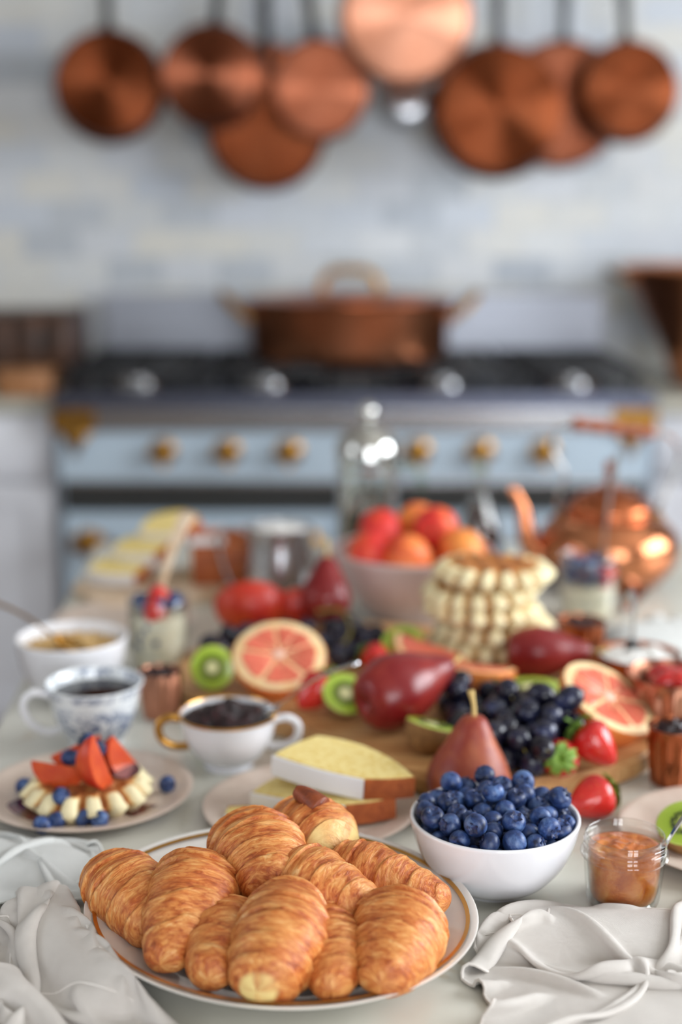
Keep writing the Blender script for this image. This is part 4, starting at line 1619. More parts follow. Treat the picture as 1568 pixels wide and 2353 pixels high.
for p, l in (((-0.300, 1.262, 0.016), 'blueberry at the left edge of the dressed waffle'), ((-0.254, 1.207, 0.030), 'blueberry caught on the front rim of the dressed waffle'), ((-0.255, 1.190, 0.015), 'blueberry in the red syrup in front of the waffle'), ((-0.266, 1.181, 0.0145), 'blueberry nearest the front rim of the waffle plate'), ((-0.232, 1.196, 0.0145), 'left one of two touching blueberries in front of the waffle'), ((-0.217, 1.194, 0.0135), 'right one of two touching blueberries in front of the waffle'), ((-0.166, 1.270, 0.0155), 'lone blueberry at the right side of the waffle plate')):
    blueberry(p, l, 'blueberries scattered on the waffle plate')

# ---- plate of cake slices
KX, KY = -0.028, 1.233
single('dessert_plate', plate_vf(0.10, 0.013, 0.68, 0.5), stoneware, 'beige stoneware plate holding sliced iced cake', 'plate', (KX, KY, T), smooth=60)


def strip(pts, th, z0, z1, wob=0.0, seed=0.0):
    """thin wall following pts, thickness th on its outer (right) side"""
    out = []
    n = len(pts)
    for i, p in enumerate(pts):
        a, b = Vector(pts[max(i - 1, 0)]), Vector(pts[min(i + 1, n - 1)])
        t = (b - a).normalized()
        k = th * (1 + wob * noise.noise(Vector((p[0] * 90, p[1] * 90, seed))))
        out.append((p[0] + t.y * k, p[1] - t.x * k))
    return prism(list(pts) + out[::-1], z0, z1, 0.0008, 2)


def dense(a, b, k=8, bulge=0.0):
    a, b = Vector(a), Vector(b)
    nrm = Vector(((b - a).y, -(b - a).x)).normalized()
    return [tuple(a.lerp(b, i / k) + nrm * bulge * math.sin(PI * i / k)) for i in range(k + 1)]


def cake_slice(poly, ice, crust, z0, z1, label, rot=None):
    """lying slice of cake: crumb block, iced edge along points ice, baked crust along points crust"""
    c = (sum(p[0] for p in poly) / len(poly), sum(p[1] for p in poly) / len(poly))
    L = lambda ps: [(p[0] - c[0], p[1] - c[1]) for p in ps]
    t = thing('cake_slice', label, 'cake', (c[0], c[1], T + z0), rot, 'slices of iced yellow cake')
    h = z1 - z0
    part('crumb', prism(L(poly), 0, h, 0.0015, 2), crumb_mat, t)
    part('icing', strip(L(ice), 0.0028, 0.0006, h - 0.0006, 0.5, 1.0), icing_mat, t)
    part('crust', strip(L(crust), 0.0022, 0.0004, h - 0.0004, 0.7, 4.0), crust_mat, t)


def slice_at(dx, dy, z0, z1, label, rot=None, s=1.0):
    P = lambda x, y: ((x + 0.0) * s + dx, (y - 1.23) * s + 1.23 + dy)
    Lp, BL, BM, Rp, FR = P(-0.064, 1.236), P(-0.024, 1.284), P(0.022, 1.266), P(0.066, 1.206), P(0.020, 1.196)
    ice = dense(Lp, FR, 8, 0.004)
    cru = dense(FR, Rp, 8, 0.002)
    back_ = dense(Rp, BM, 5, 0.005)[1:] + dense(BM, BL, 5, 0.003)[1:] + dense(BL, Lp, 5, 0.003)[1:-1]
    cake_slice(ice + cru[1:] + back_, ice, cru, z0, z1, label, rot)


slice_at(0.000, 0.004, 0.0330, 0.0540, 'uppermost yellow cake slice with white icing on the front plate', (0.06, 0.06, 0))
slice_at(-0.018, -0.006, 0.0085, 0.0290, 'iced cake slice lying under the uppermost slice on the front plate', (0.0, -0.03, 0.06))
cake_slice([(-0.106, 1.205), (-0.058, 1.190), (-0.066, 1.214), (-0.084, 1.222), (-0.104, 1.220)], dense((-0.106, 1.205), (-0.058, 1.190), 6), dense((-0.084, 1.222), (-0.104, 1.220), 4), 0.0075, 0.0150, 'small broken piece of yellow cake at the left of the front plate')

# ---- white cup with gold rim
GX, GY = -0.113, 1.352
gc = thing('gold_rimmed_cup', 'white two-handled cup with a gold rim, full of dark berry jam', 'cup', (GX, GY, T))
part('cup_body', vessel([(0.024, 0.0), (0.025, 0.003), (0.022, 0.006), (0.033, 0.014), (0.044, 0.032), (0.0485, 0.052), (0.0498, 0.056)], 0.0024, 64, 30), white_china, gc, smooth=60)
part('gold_rim', lathe([(0.0494, 0.0555), (0.0504, 0.0566), (0.0502, 0.0580), (0.0484, 0.0584), (0.0478, 0.0572), (0.0484, 0.0565), (0.0494, 0.0555)], 64), gold, gc)
for sx, mm, lb in ((-1, gold, 'gilded handle'), (1, white_china, None)):
    part('handle', tube(spl([(sx * 0.046, 0, 0.050), (sx * 0.060, 0, 0.052), (sx * 0.070, 0, 0.044), (sx * 0.068, 0, 0.030), (sx * 0.056, 0, 0.022), (sx * 0.040, 0, 0.022)], 30), 0.0034, 10, 1.0, 1.25), mm, gc, label=lb)
single('berry_jam', surface_disc(0.0462, 0.011, 75, 5.0, 0.0525, 0.006, 48, 18, side=[(0.044, 0.045), (0.036, 0.028)]), jam_dark, 'dark lumpy berry jam in the gold-rimmed cup', 'jam', (GX, GY, T), smooth=60)
place_spoon('jam_spoon', (-0.095, 1.352, 0.046), (0.018, 1.346, 0.112), steel, 'steel teaspoon resting in the gold-rimmed cup', bw=0.024, bl=0.038, hw=0.0042)

# ---- blue and white coffee cup
CX, CY = -0.257, 1.412
cc = thing('coffee_cup', 'blue and white patterned china cup of black coffee', 'cup', (CX, CY, T))
part('cup_body', vessel([(0.027, 0.0), (0.0285, 0.003), (0.026, 0.006), (0.033, 0.014), (0.042, 0.034), (0.0475, 0.058), (0.0512, 0.069)], 0.0022, 64, 30), blue_china, cc, smooth=60)
part('handle', tube(spl([(-0.045, -0.01, 0.058), (-0.062, -0.014, 0.062), (-0.072, -0.016, 0.050), (-0.066, -0.015, 0.030), (-0.050, -0.011, 0.018), (-0.036, -0.008, 0.020)], 30), 0.0042, 10), white_china, cc)
single('coffee', lathe([(0, 0.030), (0.036, 0.030), (0.0448, 0.0555), (0.0452, 0.0575), (0, 0.0575)], 48), coffee_mat, 'black coffee in the blue patterned cup', 'coffee', (CX, CY, T))


# ---- fluted copper moulds
def mould(loc, r, h, label, mat, filling, flab, n=12, lump=0.006, seed=1.0):
    fl = lambda a, i, rr, z: (rr * (1 + 0.055 * math.cos(n * a) * min(1, max(0, (h * 0.96 - z) / (h * 0.2)))), z)
    t = single('fluted_mould', vessel([(r * 0.74, 0.0), (r * 0.78, 0.002), (r * 0.86, h * 0.3), (r * 0.95, h * 0.8), (r * 0.97, h * 0.93), (r, h)], 0.0014, 96, 24, fl), mat, label, 'mould', (loc[0], loc[1], T), group='fluted copper moulds', smooth=50)
    if filling:
        single('berry_jam', surface_disc(r * 0.90, lump, 110, seed, h * 0.94, lump * 0.6, 36, 12, base=-h * 0.3), filling, flab, 'jam', (loc[0], loc[1], T), smooth=60)
    return t


mould((-0.199, 1.497), 0.0245, 0.053, 'fluted copper mould of jam behind the blue patterned cup', copper_brushed, jam_dark, 'dark jam in the copper mould behind the blue cup', seed=2.0)
mould((0.292, 1.660), 0.0300, 0.062, 'dark fluted copper mould of jam beside the waffle stack', copper_deep, jam_dark, 'dark jam in the copper mould beside the waffles', seed=3.0)
mould((0.326, 1.312), 0.0270, 0.058, 'fluted copper mould of jam cut by the right edge', copper_deep, jam_dark, 'dark jam heaped in the copper mould at the right edge', seed=4.0, lump=0.009)
mould((0.347, 1.412), 0.0490, 0.078, 'large fluted copper cup filled with strawberries', copper_brushed, None, '', n=14)
for i, (a, b, c_) in enumerate(((0.330, 1.402, 0.082), (0.352, 1.394, 0.086), (0.370, 1.414, 0.082), (0.330, 1.430, 0.080), (0.362, 1.440, 0.074), (0.347, 1.414, 0.084))):
    strawberry((a, b, c_), (0.5 * (a - 0.347) / 0.02 + random.uniform(-0.2, 0.2), random.uniform(-0.2, 0.4), 0.9), 'hulled strawberry piled in the large copper cup', 'strawberries in the copper cup', i, 0.8, 0)
cr = single('cream_pot', vessel([(0.034, 0), (0.036, 0.002), (0.044, 0.02), (0.047, 0.05), (0.048, 0.058)], 0.0016, 56, 20), copper_deep, 'round copper pot of whipped cream behind the strawberry cup', 'pot', (0.338, 1.545, T), smooth=50)
single('whipped_cream', surface_disc(0.0455, 0.007, 60, 7.0, 0.052, 0.006, 40, 14, base=-0.02), milk_mat, 'white whipped cream in the round copper pot', 'cream', (0.338, 1.545, T), smooth=60)
place_spoon('cream_spoon', (0.333, 1.55, 0.040), (0.330, 1.562, 0.128), steel, 'steel spoon standing upright in the whipped cream', bw=0.022, bl=0.034, hw=0.0045)

# ---- granola bowl
AX, AY = -0.309, 1.566
single('granola_bowl', vessel([(0.030, 0.0), (0.032, 0.003), (0.046, 0.012), (0.057, 0.035), (0.0625, 0.060), (0.064, 0.071)], 0.0032, 64, 28), white_china, 'white china bowl of granola at the left edge of the table', 'bowl', (AX, AY, T), smooth=60)
go = single('granola', surface_disc(0.0572, 0.003, 90, 4.0, 0.056, 0.003, 48, 18, base=-0.016), granola_mat, 'toasted oat granola in the white bowl', 'granola', (AX, AY, T), smooth=60)
go['kind'] = 'stuff'
fl = []
rg = random.Random(11)
for i in range(420):
    a, q = rg.uniform(0, 2 * PI), 0.054 * math.sqrt(rg.random())
    fl.append(tr(sphere(0.0026, 6, 4, 1.2, 0.9, 0.5), (q * math.cos(a), q * math.sin(a), 0.0585 + 0.002 * rg.random() - 0.0 * q), (rg.uniform(-1, 1), rg.uniform(-1, 1), rg.uniform(0, 6))))
fo = part('oat_flakes', join(*fl), granola_mat, go, smooth=180)
fo['kind'] = 'stuff'
place_spoon('granola_spoon', (-0.290, 1.545, 0.058), (-0.418, 1.585, 0.112), brass, 'brass spoon resting in the granola bowl', bw=0.028, bl=0.042, hw=0.0048)

# ---- breakfast parfaits
def parfait(loc, r, h, fill, label, ylabel):
    t = thing('parfait_glass', label, 'glass', (loc[0], loc[1], T))
    part('glass_body', lathe([(0, 0.001), (r * 0.80, 0.0), (r * 0.86, 0.003), (r * 0.97, h * 0.35), (r, h * 0.8), (r, h - 0.001), (r - 0.0008, h), (r - 0.0018, h - 0.001), (r - 0.002, h * 0.8), (r * 0.97 - 0.002, h * 0.35), (r * 0.82, 0.007), (0, 0.006)], 48), glass, t)
    V, F = surface_disc(r - 0.0026, 0.004, 70, loc[0] * 30, fill, 0.002, 40, 12, side=[(r - 0.0024, fill - 0.004), (r * 0.985 - 0.0026, h * 0.5), (r * 0.97 - 0.0026, h * 0.35), (r * 0.86, 0.014), (r * 0.80, 0.0078)])
    single('yogurt', (V, F), yogurt, ylabel, 'yogurt', (loc[0], loc[1], T), smooth=60)


parfait((-0.221, 1.655), 0.0365, 0.094, 0.074, 'tall glass of yogurt and berries with a wooden spoon in it', 'pale yogurt in the glass with the wooden spoon')
for i in range(9):
    a = i * 2 * PI / 9
    q = 0.024
    blueberry((-0.221 + q * math.cos(a), 1.655 + q * math.sin(a), 0.086 + 0.002 * (i % 3)), 'blueberry topping the yogurt glass with the wooden spoon', 'blueberries on the left parfait')
strawberry((-0.220, 1.636, 0.094), (0.2, 0.3, 0.9), 'strawberry piece in the yogurt glass with the wooden spoon', 'strawberries in the parfaits', 0, 0.75, 0)
strawberry((-0.214, 1.662, 0.104), (0.5, 0.2, 0.7), 'strawberry on top of the yogurt glass with the wooden spoon', 'strawberries in the parfaits', 1, 0.7, 0)
for i, (a, z) in enumerate(((-1.9, 0.064), (-2.15, 0.052), (-1.55, 0.046), (-2.25, 0.040))):
    blueberry((-0.221 + 0.0292 * math.cos(a), 1.655 + 0.0292 * math.sin(a), z), 'blueberry pressed against the inside of the left yogurt glass', 'blueberries sunk in the left parfait', scale=0.72)
place_spoon('wooden_spoon', (-0.224, 1.640, 0.085), (-0.190, 1.735, 0.182), light_wood, 'flat pale wooden spoon standing in the left yogurt glass', bw=0.018, bl=0.03, hw=0.011, th=0.003)

parfait((0.337, 1.880), 0.0400, 0.092, 0.050, 'short glass of yogurt and berries in front of the copper kettle', 'pale yogurt in the glass in front of the kettle')
for i in range(11):
    a = PI * 0.75 + i * PI * 1.1 / 10
    q = 0.027
    blueberry((0.337 + q * math.cos(a), 1.880 + q * math.sin(a), 0.062 + 0.015 * (i % 2)), 'blueberry in the glass in front of the kettle', 'blueberries in the right parfait')
for i, (x, y, z) in enumerate(((0.330, 1.872, 0.078), (0.345, 1.892, 0.08), (0.322, 1.888, 0.08))):
    blueberry((x, y, z), 'blueberry in the glass in front of the kettle', 'blueberries in the right parfait')
strawberry((0.358, 1.866, 0.082), (0.1, 0.2, 0.95), 'strawberry inside the glass in front of the kettle', 'strawberries in the parfaits', 0, 0.8, 0)
place_spoon('long_spoon', (0.356, 1.890, 0.060), (0.388, 1.972, 0.215), steel, 'long steel spoon standing in the glass before the kettle', bw=0.020, bl=0.03, hw=0.0042)
kn = thing('table_knife', 'steel table knife lying on the marble beside the kettle', 'knife', (0.392, 1.900, T + 0.0045), (0, 0, math.atan2(0.262, 0.116)))
part('blade', prism([(0, -0.004), (0.01, -0.008), (0.10, -0.009), (0.145, -0.007), (0.145, 0.006), (0.02, 0.007)], -0.0012, 0.0012, 0.0004, 1), steel, kn)
part('handle', tube([(0.14, 0, 0), (0.17, 0, 0), (0.24, 0, 0), (0.27, 0, 0)], [0.0042, 0.0044, 0.0062, 0.0045], 12, 1.4, 0.72), steel, kn)

# ---- wooden board and the fruit on it
BP = spl([(x, y, 0) for x, y in [(-0.195, 1.548), (-0.130, 1.476), (-0.067, 1.432), (0.010, 1.345), (0.083, 1.272), (0.150, 1.262), (0.215, 1.272), (0.285, 1.312), (0.318, 1.365), (0.312, 1.480), (0.275, 1.640), (0.215, 1.740), (0.060, 1.790), (-0.090, 1.790), (-0.180, 1.690)]], 90, True)
bc = (0.06, 1.53)
single('serving_board', prism([(p[0] - bc[0], p[1] - bc[1]) for p in BP], 0, 0.022, 0.004, 3), board_mat, 'large irregular wooden board heaped with fruit', 'board', (bc[0], bc[1], T))
BZ = 0.022
grapefruit((-0.069, 1.518, 0.064), (0.03, -0.50, 0.86), 'grapefruit half facing forward beside the kiwi at the left of the board', 0.1)
grapefruit((0.272, 1.372, 0.066), (0.42, -0.30, 0.86), 'grapefruit half tipped to the right at the right end of the board', 0.3)
kiwi((-0.144, 1.520, 0.049), (-0.10, -0.95, 0.30), 'kiwi half facing the viewer left of the grapefruit half')
kiwi((0.005, 1.436, 0.048), (0.22, -0.62, 0.75), 'kiwi half between a strawberry and the lying red pear')
kiwi((0.073, 1.618, 0.050), (-0.15, -0.45, 0.88), 'kiwi half in front of the waffle stack')
kiwi((0.203, 1.452, 0.050), (0.02, -0.08, 0.99), 'kiwi half cut lengthwise lying skin down behind the grapes', long=True)
kiwi((0.090, 1.338, 0.050), (0.25, 0.18, 0.95), 'kiwi half in front of the lying pear, brown skin towards the viewer', scale=1.02)


def citrus_wedge(loc, rot, label, half=0.72):
    t = thing('grapefruit_wedge', label, 'grapefruit', (loc[0], loc[1], T + loc[2]), rot, 'grapefruit wedges')
    part('peel', lune(0.047, half, 0.95), citrus_peel, t, smooth=40)
    part('pith', tr(lune(0.0452, half * 1.02, 0.95), (0, 0, 0.0005)), citrus_pith, t, smooth=40)
    part('flesh', tr(lune(0.0395, half * 1.05, 0.95), (0, 0, 0.0012)), citrus_flesh, t, smooth=40)


citrus_wedge((0.108, 1.592, 0.052), (-0.55, 0.25, -0.35), 'grapefruit wedge at the foot of the waffle stack')
citrus_wedge((0.148, 1.510, 0.056), (-0.95, 0.08, -0.12), 'grapefruit wedge between the lying pear and the long kiwi half')
pear((0.024, 1.376, 0.056), (0.80, 0.56, 0.20), 0.118, 0.039, 'glossy red pear lying in the middle of the board', pear_mat, stem=0.012, seed=2.0)
pear((0.117, 1.236, 0.001), (0.02, 0.05, 1.0), 0.096, 0.0395, 'russet red pear standing upright behind the blueberry bowl', pear_front_mat, lean=-0.004, seed=5.0)
pear((0.190, 1.560, 0.054), (0.98, -0.02, 0.02), 0.098, 0.031, 'red pear lying in front of the waffle stack', pear_mat, seed=7.0, stem=0.016)
pear((-0.022, 1.770, 0.030), (0.05, 0.25, 0.95), 0.085, 0.034, 'dusky red pear standing behind the grapes by the milk pitcher', pear_mat, seed=9.0)
peach_wedge((-0.118, 1.782, 0.050), (-1.35, 0.15, 0.25), 0.042, 'large red peach wedge at the back left of the board', 'peach wedges on the board', half=1.2)
peach_wedge((-0.064, 1.800, 0.046), (-1.3, -0.25, 0.1), 0.036, 'red peach wedge beside the dusky pear at the back of the board', 'peach wedges on the board', half=1.0)
SG = 'strawberries on the board'
strawberry((0.030, 1.585, 0.046), (-0.6, 0.6, 0.25), 'strawberry between the grapefruit half and the back kiwi half', SG, 0, 0.95)
strawberry((-0.014, 1.462, 0.056), (0.65, 0.45, 0.55), 'strawberry beside the left grapefruit half, under the jam spoon', SG, 1, 1.08)
strawberry((0.230, 1.300, 0.060), (-0.62, 0.35, 0.55), 'upper strawberry at the right end of the board', SG, 0, 1.12)
strawberry((0.208, 1.268, 0.042), (-0.05, -0.93, 0.36), 'strawberry showing its green leaves at the right end of the board', SG, 1, 1.0, leaves=11)
strawberry((0.247, 1.236, 0.022), (0.75, 0.50, 0.10), 'strawberry lying on the marble in front of the board', SG, 0, 1.08)

gr_mesh = mesh('grape', tr(sphere(0.0122, 20, 12), scale=(1, 1, 1.22)), grape_mat, 180)
grs = mesh('stem_end', tube([(0, 0, 0.0135), (0.0005, 0, 0.019)], 0.0009, 6), twig)


def grapes(centers, label, group, fixf, seed):
    P = np.array(centers, float)
    R = np.full(len(P), 0.0128)
    P = relax(P, R, fixf, 160, 0.0004)
    rr = random.Random(seed)
    for p in P:
        o = single('grape', gr_mesh, None, label, 'grape', (p[0], p[1], T + p[2]), track((rr.gauss(0, 1), rr.gauss(0, 1), rr.gauss(0, 0.6))), group, 180)
        o.scale = (rr.uniform(0.92, 1.06),) * 3
        part('stem_end', grs, None, o)
    return P


rg = random.Random(5)
cs = []
spine = [(0.126, 1.430), (0.150, 1.398), (0.178, 1.384), (0.196, 1.360), (0.194, 1.325), (0.180, 1.292), (0.185, 1.34)]
for i in range(50):
    t = rg.random() * (len(spine) - 1)
    k = min(int(t), len(spine) - 2)
    a, b = Vector(spine[k]), Vector(spine[k + 1])
    p = a.lerp(b, t - k)
    cs.append((p.x + rg.gauss(0, 0.024), p.y + rg.gauss(0, 0.018), 0.036 + 0.03 * rg.random()))
OB = [((0.272, 1.372), 0.052), ((0.117, 1.236), 0.046), ((0.086, 1.335), 0.036), ((0.068, 1.408), 0.044), ((0.203, 1.455), 0.030), ((0.215, 1.285), 0.026), ((0.150, 1.495), 0.036)]


def board_fix(P):
    P[:, 2] = np.maximum(P[:, 2], BZ + 0.0128)
    for (c, r) in OB:
        d = P[:, :2] - np.array(c)
        l = np.sqrt((d ** 2).sum(1)) + 1e-9
        m = (l < r + 0.010) & (P[:, 2] < 0.062)
        P[m, :2] += d[m] / l[m][:, None] * (r + 0.010 - l[m])[:, None] * 0.5
    # the bunch holds together along its stalk
    for i in range(len(P)):
        best = min(((P[i, 0] - s[0]) ** 2 + (P[i, 1] - s[1]) ** 2, s) for s in spine)
        if best[0] > 0.034 ** 2:
            P[i, 0] += (best[1][0] - P[i, 0]) * 0.03
            P[i, 1] += (best[1][1] - P[i, 1]) * 0.03


grapes(cs, 'black grape in the bunch behind the upright pear', 'grapes in the front bunch', board_fix, 1)
single('grape_stalk', tube(spl([(0.168, 1.440, 0.058), (0.160, 1.410, 0.072), (0.178, 1.372, 0.070), (0.190, 1.33, 0.05)], 16), 0.0022, 8), twig, 'greenish stalk of the front grape bunch', 'stalk', (0, 0, T))
cb = [(-0.158, 1.655, 0.04), (-0.135, 1.690, 0.05), (-0.118, 1.700, 0.04), (-0.120, 1.672, 0.045), (-0.095, 1.712, 0.045), (-0.100, 1.690, 0.06), (-0.070, 1.722, 0.05), (-0.045, 1.725, 0.05), (-0.078, 1.700, 0.045), (-0.010, 1.722, 0.055), (0.008, 1.735, 0.045), (0.020, 1.700, 0.04), (0.002, 1.690, 0.05), (0.030, 1.668, 0.04), (0.045, 1.690, 0.04), (-0.020, 1.660, 0.04), (0.005, 1.640, 0.04), (-0.145, 1.630, 0.04), (0.022, 1.625, 0.04), (-0.002, 1.60, 0.04)]


def back_fix(P):
    P[:, 2] = np.maximum(P[:, 2], BZ + 0.0128)


grapes(cb, 'black grape in the loose bunch behind the left grapefruit half', 'grapes in the rear bunch', back_fix, 2)
single('grape_stalk', tube(spl([(-0.03, 1.70, 0.062), (0.0, 1.70, 0.064), (0.012, 1.665, 0.05), (0.004, 1.625, 0.045)], 16), 0.002, 8), twig, 'greenish stalk of the rear grape bunch', 'stalk', (0, 0, T))

# ---- waffle stack
wv = [waffle_mesh(0.068, 0.026, 0.0245, s, waffle_mat) for s in (0.1, 0.6)]
for i, (dx, dy, tl, tw, lb) in enumerate(((0.000, 0.0, 0.02, 0.2, 'bottom waffle of the stack on the board'), (0.006, 0.004, -0.03, 0.9, 'second waffle from the bottom of the stack'), (-0.006, 0.0, 0.05, 0.5, 'middle waffle of the stack'), (-0.010, 0.004, -0.06, 1.2, 'second waffle from the top of the stack'), (0.006, 0.004, 0.03, 0.1, 'top waffle of the stack, pale and knobbly'))):
    single('waffle', wv[i % 2], None, lb, 'waffle', (0.178 + dx, 1.655 + dy, T + BZ + 0.0132 + i * 0.0222), (-0.04 + tl * 0.5, tl, tw), 'waffles in the stack')

# ---- apricot bowl
RX, RYb = 0.098, 1.885
flb = lambda a, i, rr, z: (rr * (1 + 0.016 * abs(math.sin(14 * a)) * max(0, min(1, (0.082 - z) / 0.02)) * max(0, min(1, (z - 0.012) / 0.02))), z)
single('ribbed_bowl', vessel([(0.046, 0.0), (0.048, 0.004), (0.062, 0.014), (0.088, 0.046), (0.104, 0.082), (0.110, 0.098)], 0.005, 112, 30, flb), pink_ware, 'pale pink ribbed bowl piled with apricots', 'bowl', (RX, RYb, T), smooth=60)
ap_pr = [(0, -0.030), (0.012, -0.0285), (0.024, -0.019), (0.0305, -0.004), (0.030, 0.010), (0.022, 0.0235), (0.010, 0.0285), (0.004, 0.0275), (0, 0.0262)]
ap_me = mesh('apricot', lathe([(max(0, a), b) for a, b in spl2(ap_pr, 30)][:-1] + [(0, 0.0262)], 44, lambda a, i, rr, z: (rr * (1 - 0.09 * math.exp(-(min(a, 2 * PI - a) / 0.22) ** 2)), z)), apricot_mat, 180)
aps = [((0.038, 1.846, 0.098), 'apricot at the left front of the ribbed bowl'), ((0.088, 1.826, 0.100), 'rosy apricot in the middle front of the ribbed bowl'), ((0.160, 1.850, 0.104), 'orange apricot at the right front of the ribbed bowl'), ((0.054, 1.902, 0.118), 'apricot at the left rear of the ribbed bowl'), ((0.130, 1.895, 0.124), 'reddest apricot, on top at the right rear of the bowl'), ((0.108, 1.945, 0.118), 'orange apricot at the very back of the ribbed bowl'), ((0.126, 1.856, 0.066), 'red apricot sunk between the front apricots'), ((0.060, 1.880, 0.060), 'apricot at the bottom left of the ribbed bowl'), ((0.150, 1.915, 0.066), 'apricot at the bottom right of the ribbed bowl')]
for i, (p, lb) in enumerate(aps):
    o = single('apricot', ap_me, None, lb, 'apricot', (p[0], p[1], T + p[2]), track((random.gauss(0, 1), random.gauss(0, 1), random.gauss(0.3, 0.6))), 'apricots in the ribbed bowl')
    part('stem_scar', tr(lathe([(0, 0.0268), (0.0022, 0.0272), (0.0026, 0.0282), (0, 0.0284)], 10), (0, 0, 0)), twig, o)

# ---- milk pitcher
mp_ = thing('milk_pitcher', 'stainless steel milk pitcher with a strap handle', 'pitcher', (-0.088, 1.992, T))
part('pitcher_body', vessel([(0.048, 0.0), (0.051, 0.002), (0.052, 0.012), (0.051, 0.045), (0.046, 0.085), (0.0465, 0.106)], 0.0016, 64, 26, lambda a, i, rr, z: (rr * (1 + 0.14 * math.exp(-((a - PI * 1.92) / 0.25) ** 2) * max(0, (z - 0.08) / 0.026)), z)), steel, mp_, smooth=60)
part('handle', tube(spl([(-0.044, -0.004, 0.096), (-0.066, -0.006, 0.104), (-0.086, -0.008, 0.096), (-0.086, -0.008, 0.070), (-0.074, -0.007, 0.030), (-0.058, -0.005, 0.012), (-0.050, -0.004, 0.014)], 36), 0.0066, 10, 1.0, 0.45), steel, mp_)
single('milk', surface_disc(0.0435, 0.003, 50, 3.0, 0.099, 0.008, 40, 12, base=-0.02), milk_mat, 'white frothed milk filling the steel pitcher', 'milk', (-0.088, 1.992, T), smooth=60)

# ---- loaf cake at the back left
single('cake_board', prism([(p[0], p[1]) for p in spl([(-0.13, -0.075, 0), (0.13, -0.075, 0), (0.15, 0, 0), (0.13, 0.075, 0), (-0.13, 0.075, 0), (-0.15, 0, 0)], 48, True)], 0, 0.014, 0.003, 2), light_wood, 'pale wooden board under the iced loaf cake', 'board', (-0.230, 2.035, T), (0, 0, 0.45))
LP = [(-0.048, 0), (0.048, 0), (0.054, 0.055), (0.046, 0.074), (0.02, 0.086), (-0.02, 0.086), (-0.046, 0.074), (-0.054, 0.055)]


def loaf_piece(x, th, label, rot, group, z=0.0145, y=2.09, name='cake_slice'):
    """slice of loaf standing across X: profile in the YZ plane"""
    t = thing(name, label, 'cake', (x, y, T + z), rot, group)
    q = Euler((PI / 2, 0, PI / 2))
    t.scale = (1, 1, 0.8)
    part('crumb', tr(prism(LP, -th / 2, th / 2, 0.002, 2), rot=q), crumb_mat, t)
    side = [(0.048, 0.0), (0.054, 0.055), (0.046, 0.074)]
    part('crust', join(tr(strip([(-0.046, 0.074), (-0.054, 0.055), (-0.048, 0), (0.048, 0), (0.054, 0.055), (0.046, 0.074)], 0.0024, -th / 2 + 0.001, th / 2 - 0.001, 0.4, x * 50), rot=q)), crust_mat, t)
    part('top_crust', tr(strip([(0.046, 0.0742), (0.02, 0.0862), (-0.02, 0.0862), (-0.046, 0.0742)], 0.0022, -th / 2 + 0.001, th / 2 - 0.001, 0.4, 3.0), rot=q), crust_mat, t)
    part('icing', tr(strip(dense((0.03, 0.0842), (-0.05, 0.0740), 8, 0.005), 0.0034, -th / 2 - 0.002, 0.0, 0.8, x * 20), rot=q), icing_mat, t)


loaf_piece(-0.172, 0.100, 'uncut end of the iced loaf cake behind the pitcher handle', (0, 0, 0.08), None, y=2.060, name='loaf_cake')


def back_slice(x, y, z, rot, label, s=0.72):
    P = lambda a, b: (x + a * s, y + b * s)
    Lp, BL, BM, Rp, FR = P(-0.064, 0.006), P(-0.040, 0.050), P(0.022, 0.050), P(0.062, 0.010), P(0.030, -0.036)
    ice = dense(Lp, FR, 8, 0.006)
    cru = dense(FR, Rp, 6, 0.002)
    bk_ = dense(Rp, BM, 4, 0.004)[1:] + dense(BM, BL, 4, 0.003)[1:] + dense(BL, Lp, 4, 0.003)[1:-1]
    cake_slice(ice + cru[1:] + bk_, ice, cru, z, z + 0.020, label, rot)


back_slice(-0.322, 2.010, 0.024, (0.22, -0.10, 0.1), 'outermost cake slice lying almost flat left of the loaf')
back_slice(-0.290, 2.036, 0.050, (0.30, -0.16, -0.05), 'middle cake slice fanned over its neighbour left of the loaf')
back_slice(-0.252, 2.060, 0.078, (0.36, -0.22, 0.05), 'highest cake slice leaning on the cut end of the loaf')

single('side_plate', plate_vf(0.095, 0.014, 0.66, 0.5), stoneware, 'pinkish stoneware plate behind the granola bowl', 'plate', (-0.292, 1.840, T), smooth=60)

# ---- cafetiere
fp = thing('french_press', 'glass coffee press with a domed chrome lid behind the apricots', 'coffee press', (0.042, 2.215, T))
part('glass_beaker', lathe([(0, 0.010), (0.046, 0.010), (0.0485, 0.013), (0.0485, 0.172), (0.0500, 0.176), (0.0485, 0.177), (0.0470, 0.172), (0.0470, 0.014), (0, 0.012)], 56), glass, fp)
part('frame_band', join(lathe([(0.0490, 0.030), (0.0505, 0.030), (0.0505, 0.040), (0.0490, 0.040), (0.0490, 0.030)], 56), lathe([(0.0490, 0.150), (0.0505, 0.150), (0.0505, 0.158), (0.0490, 0.158), (0.0490, 0.150)], 56)), chrome, fp)
for k in range(4):
    a = PI / 4 + k * PI / 2
    part('frame_leg', tr(tube([(0.0512, 0, 0.158), (0.0512, 0, 0.03), (0.054, 0, 0.004), (0.058, 0, 0.002)], 0.0028, 8, 1, 1), rot=(0, 0, a)), chrome, fp)
ld = part('lid', lathe([(0, 0.222)] + spl2([(0.010, 0.221), (0.028, 0.214), (0.044, 0.200), (0.050, 0.186), (0.0515, 0.172)], 16) + [(0.0500, 0.172), (0.048, 0.186), (0.040, 0.2), (0, 0.214)], 56), chrome, fp)
part('knob', tr(sphere(0.0155, 20, 12), (0, 0, 0.240)), chrome, ld)
part('plunger_rod', tube([(0, 0, 0.055), (0, 0, 0.226)], 0.0026, 8), chrome, fp)
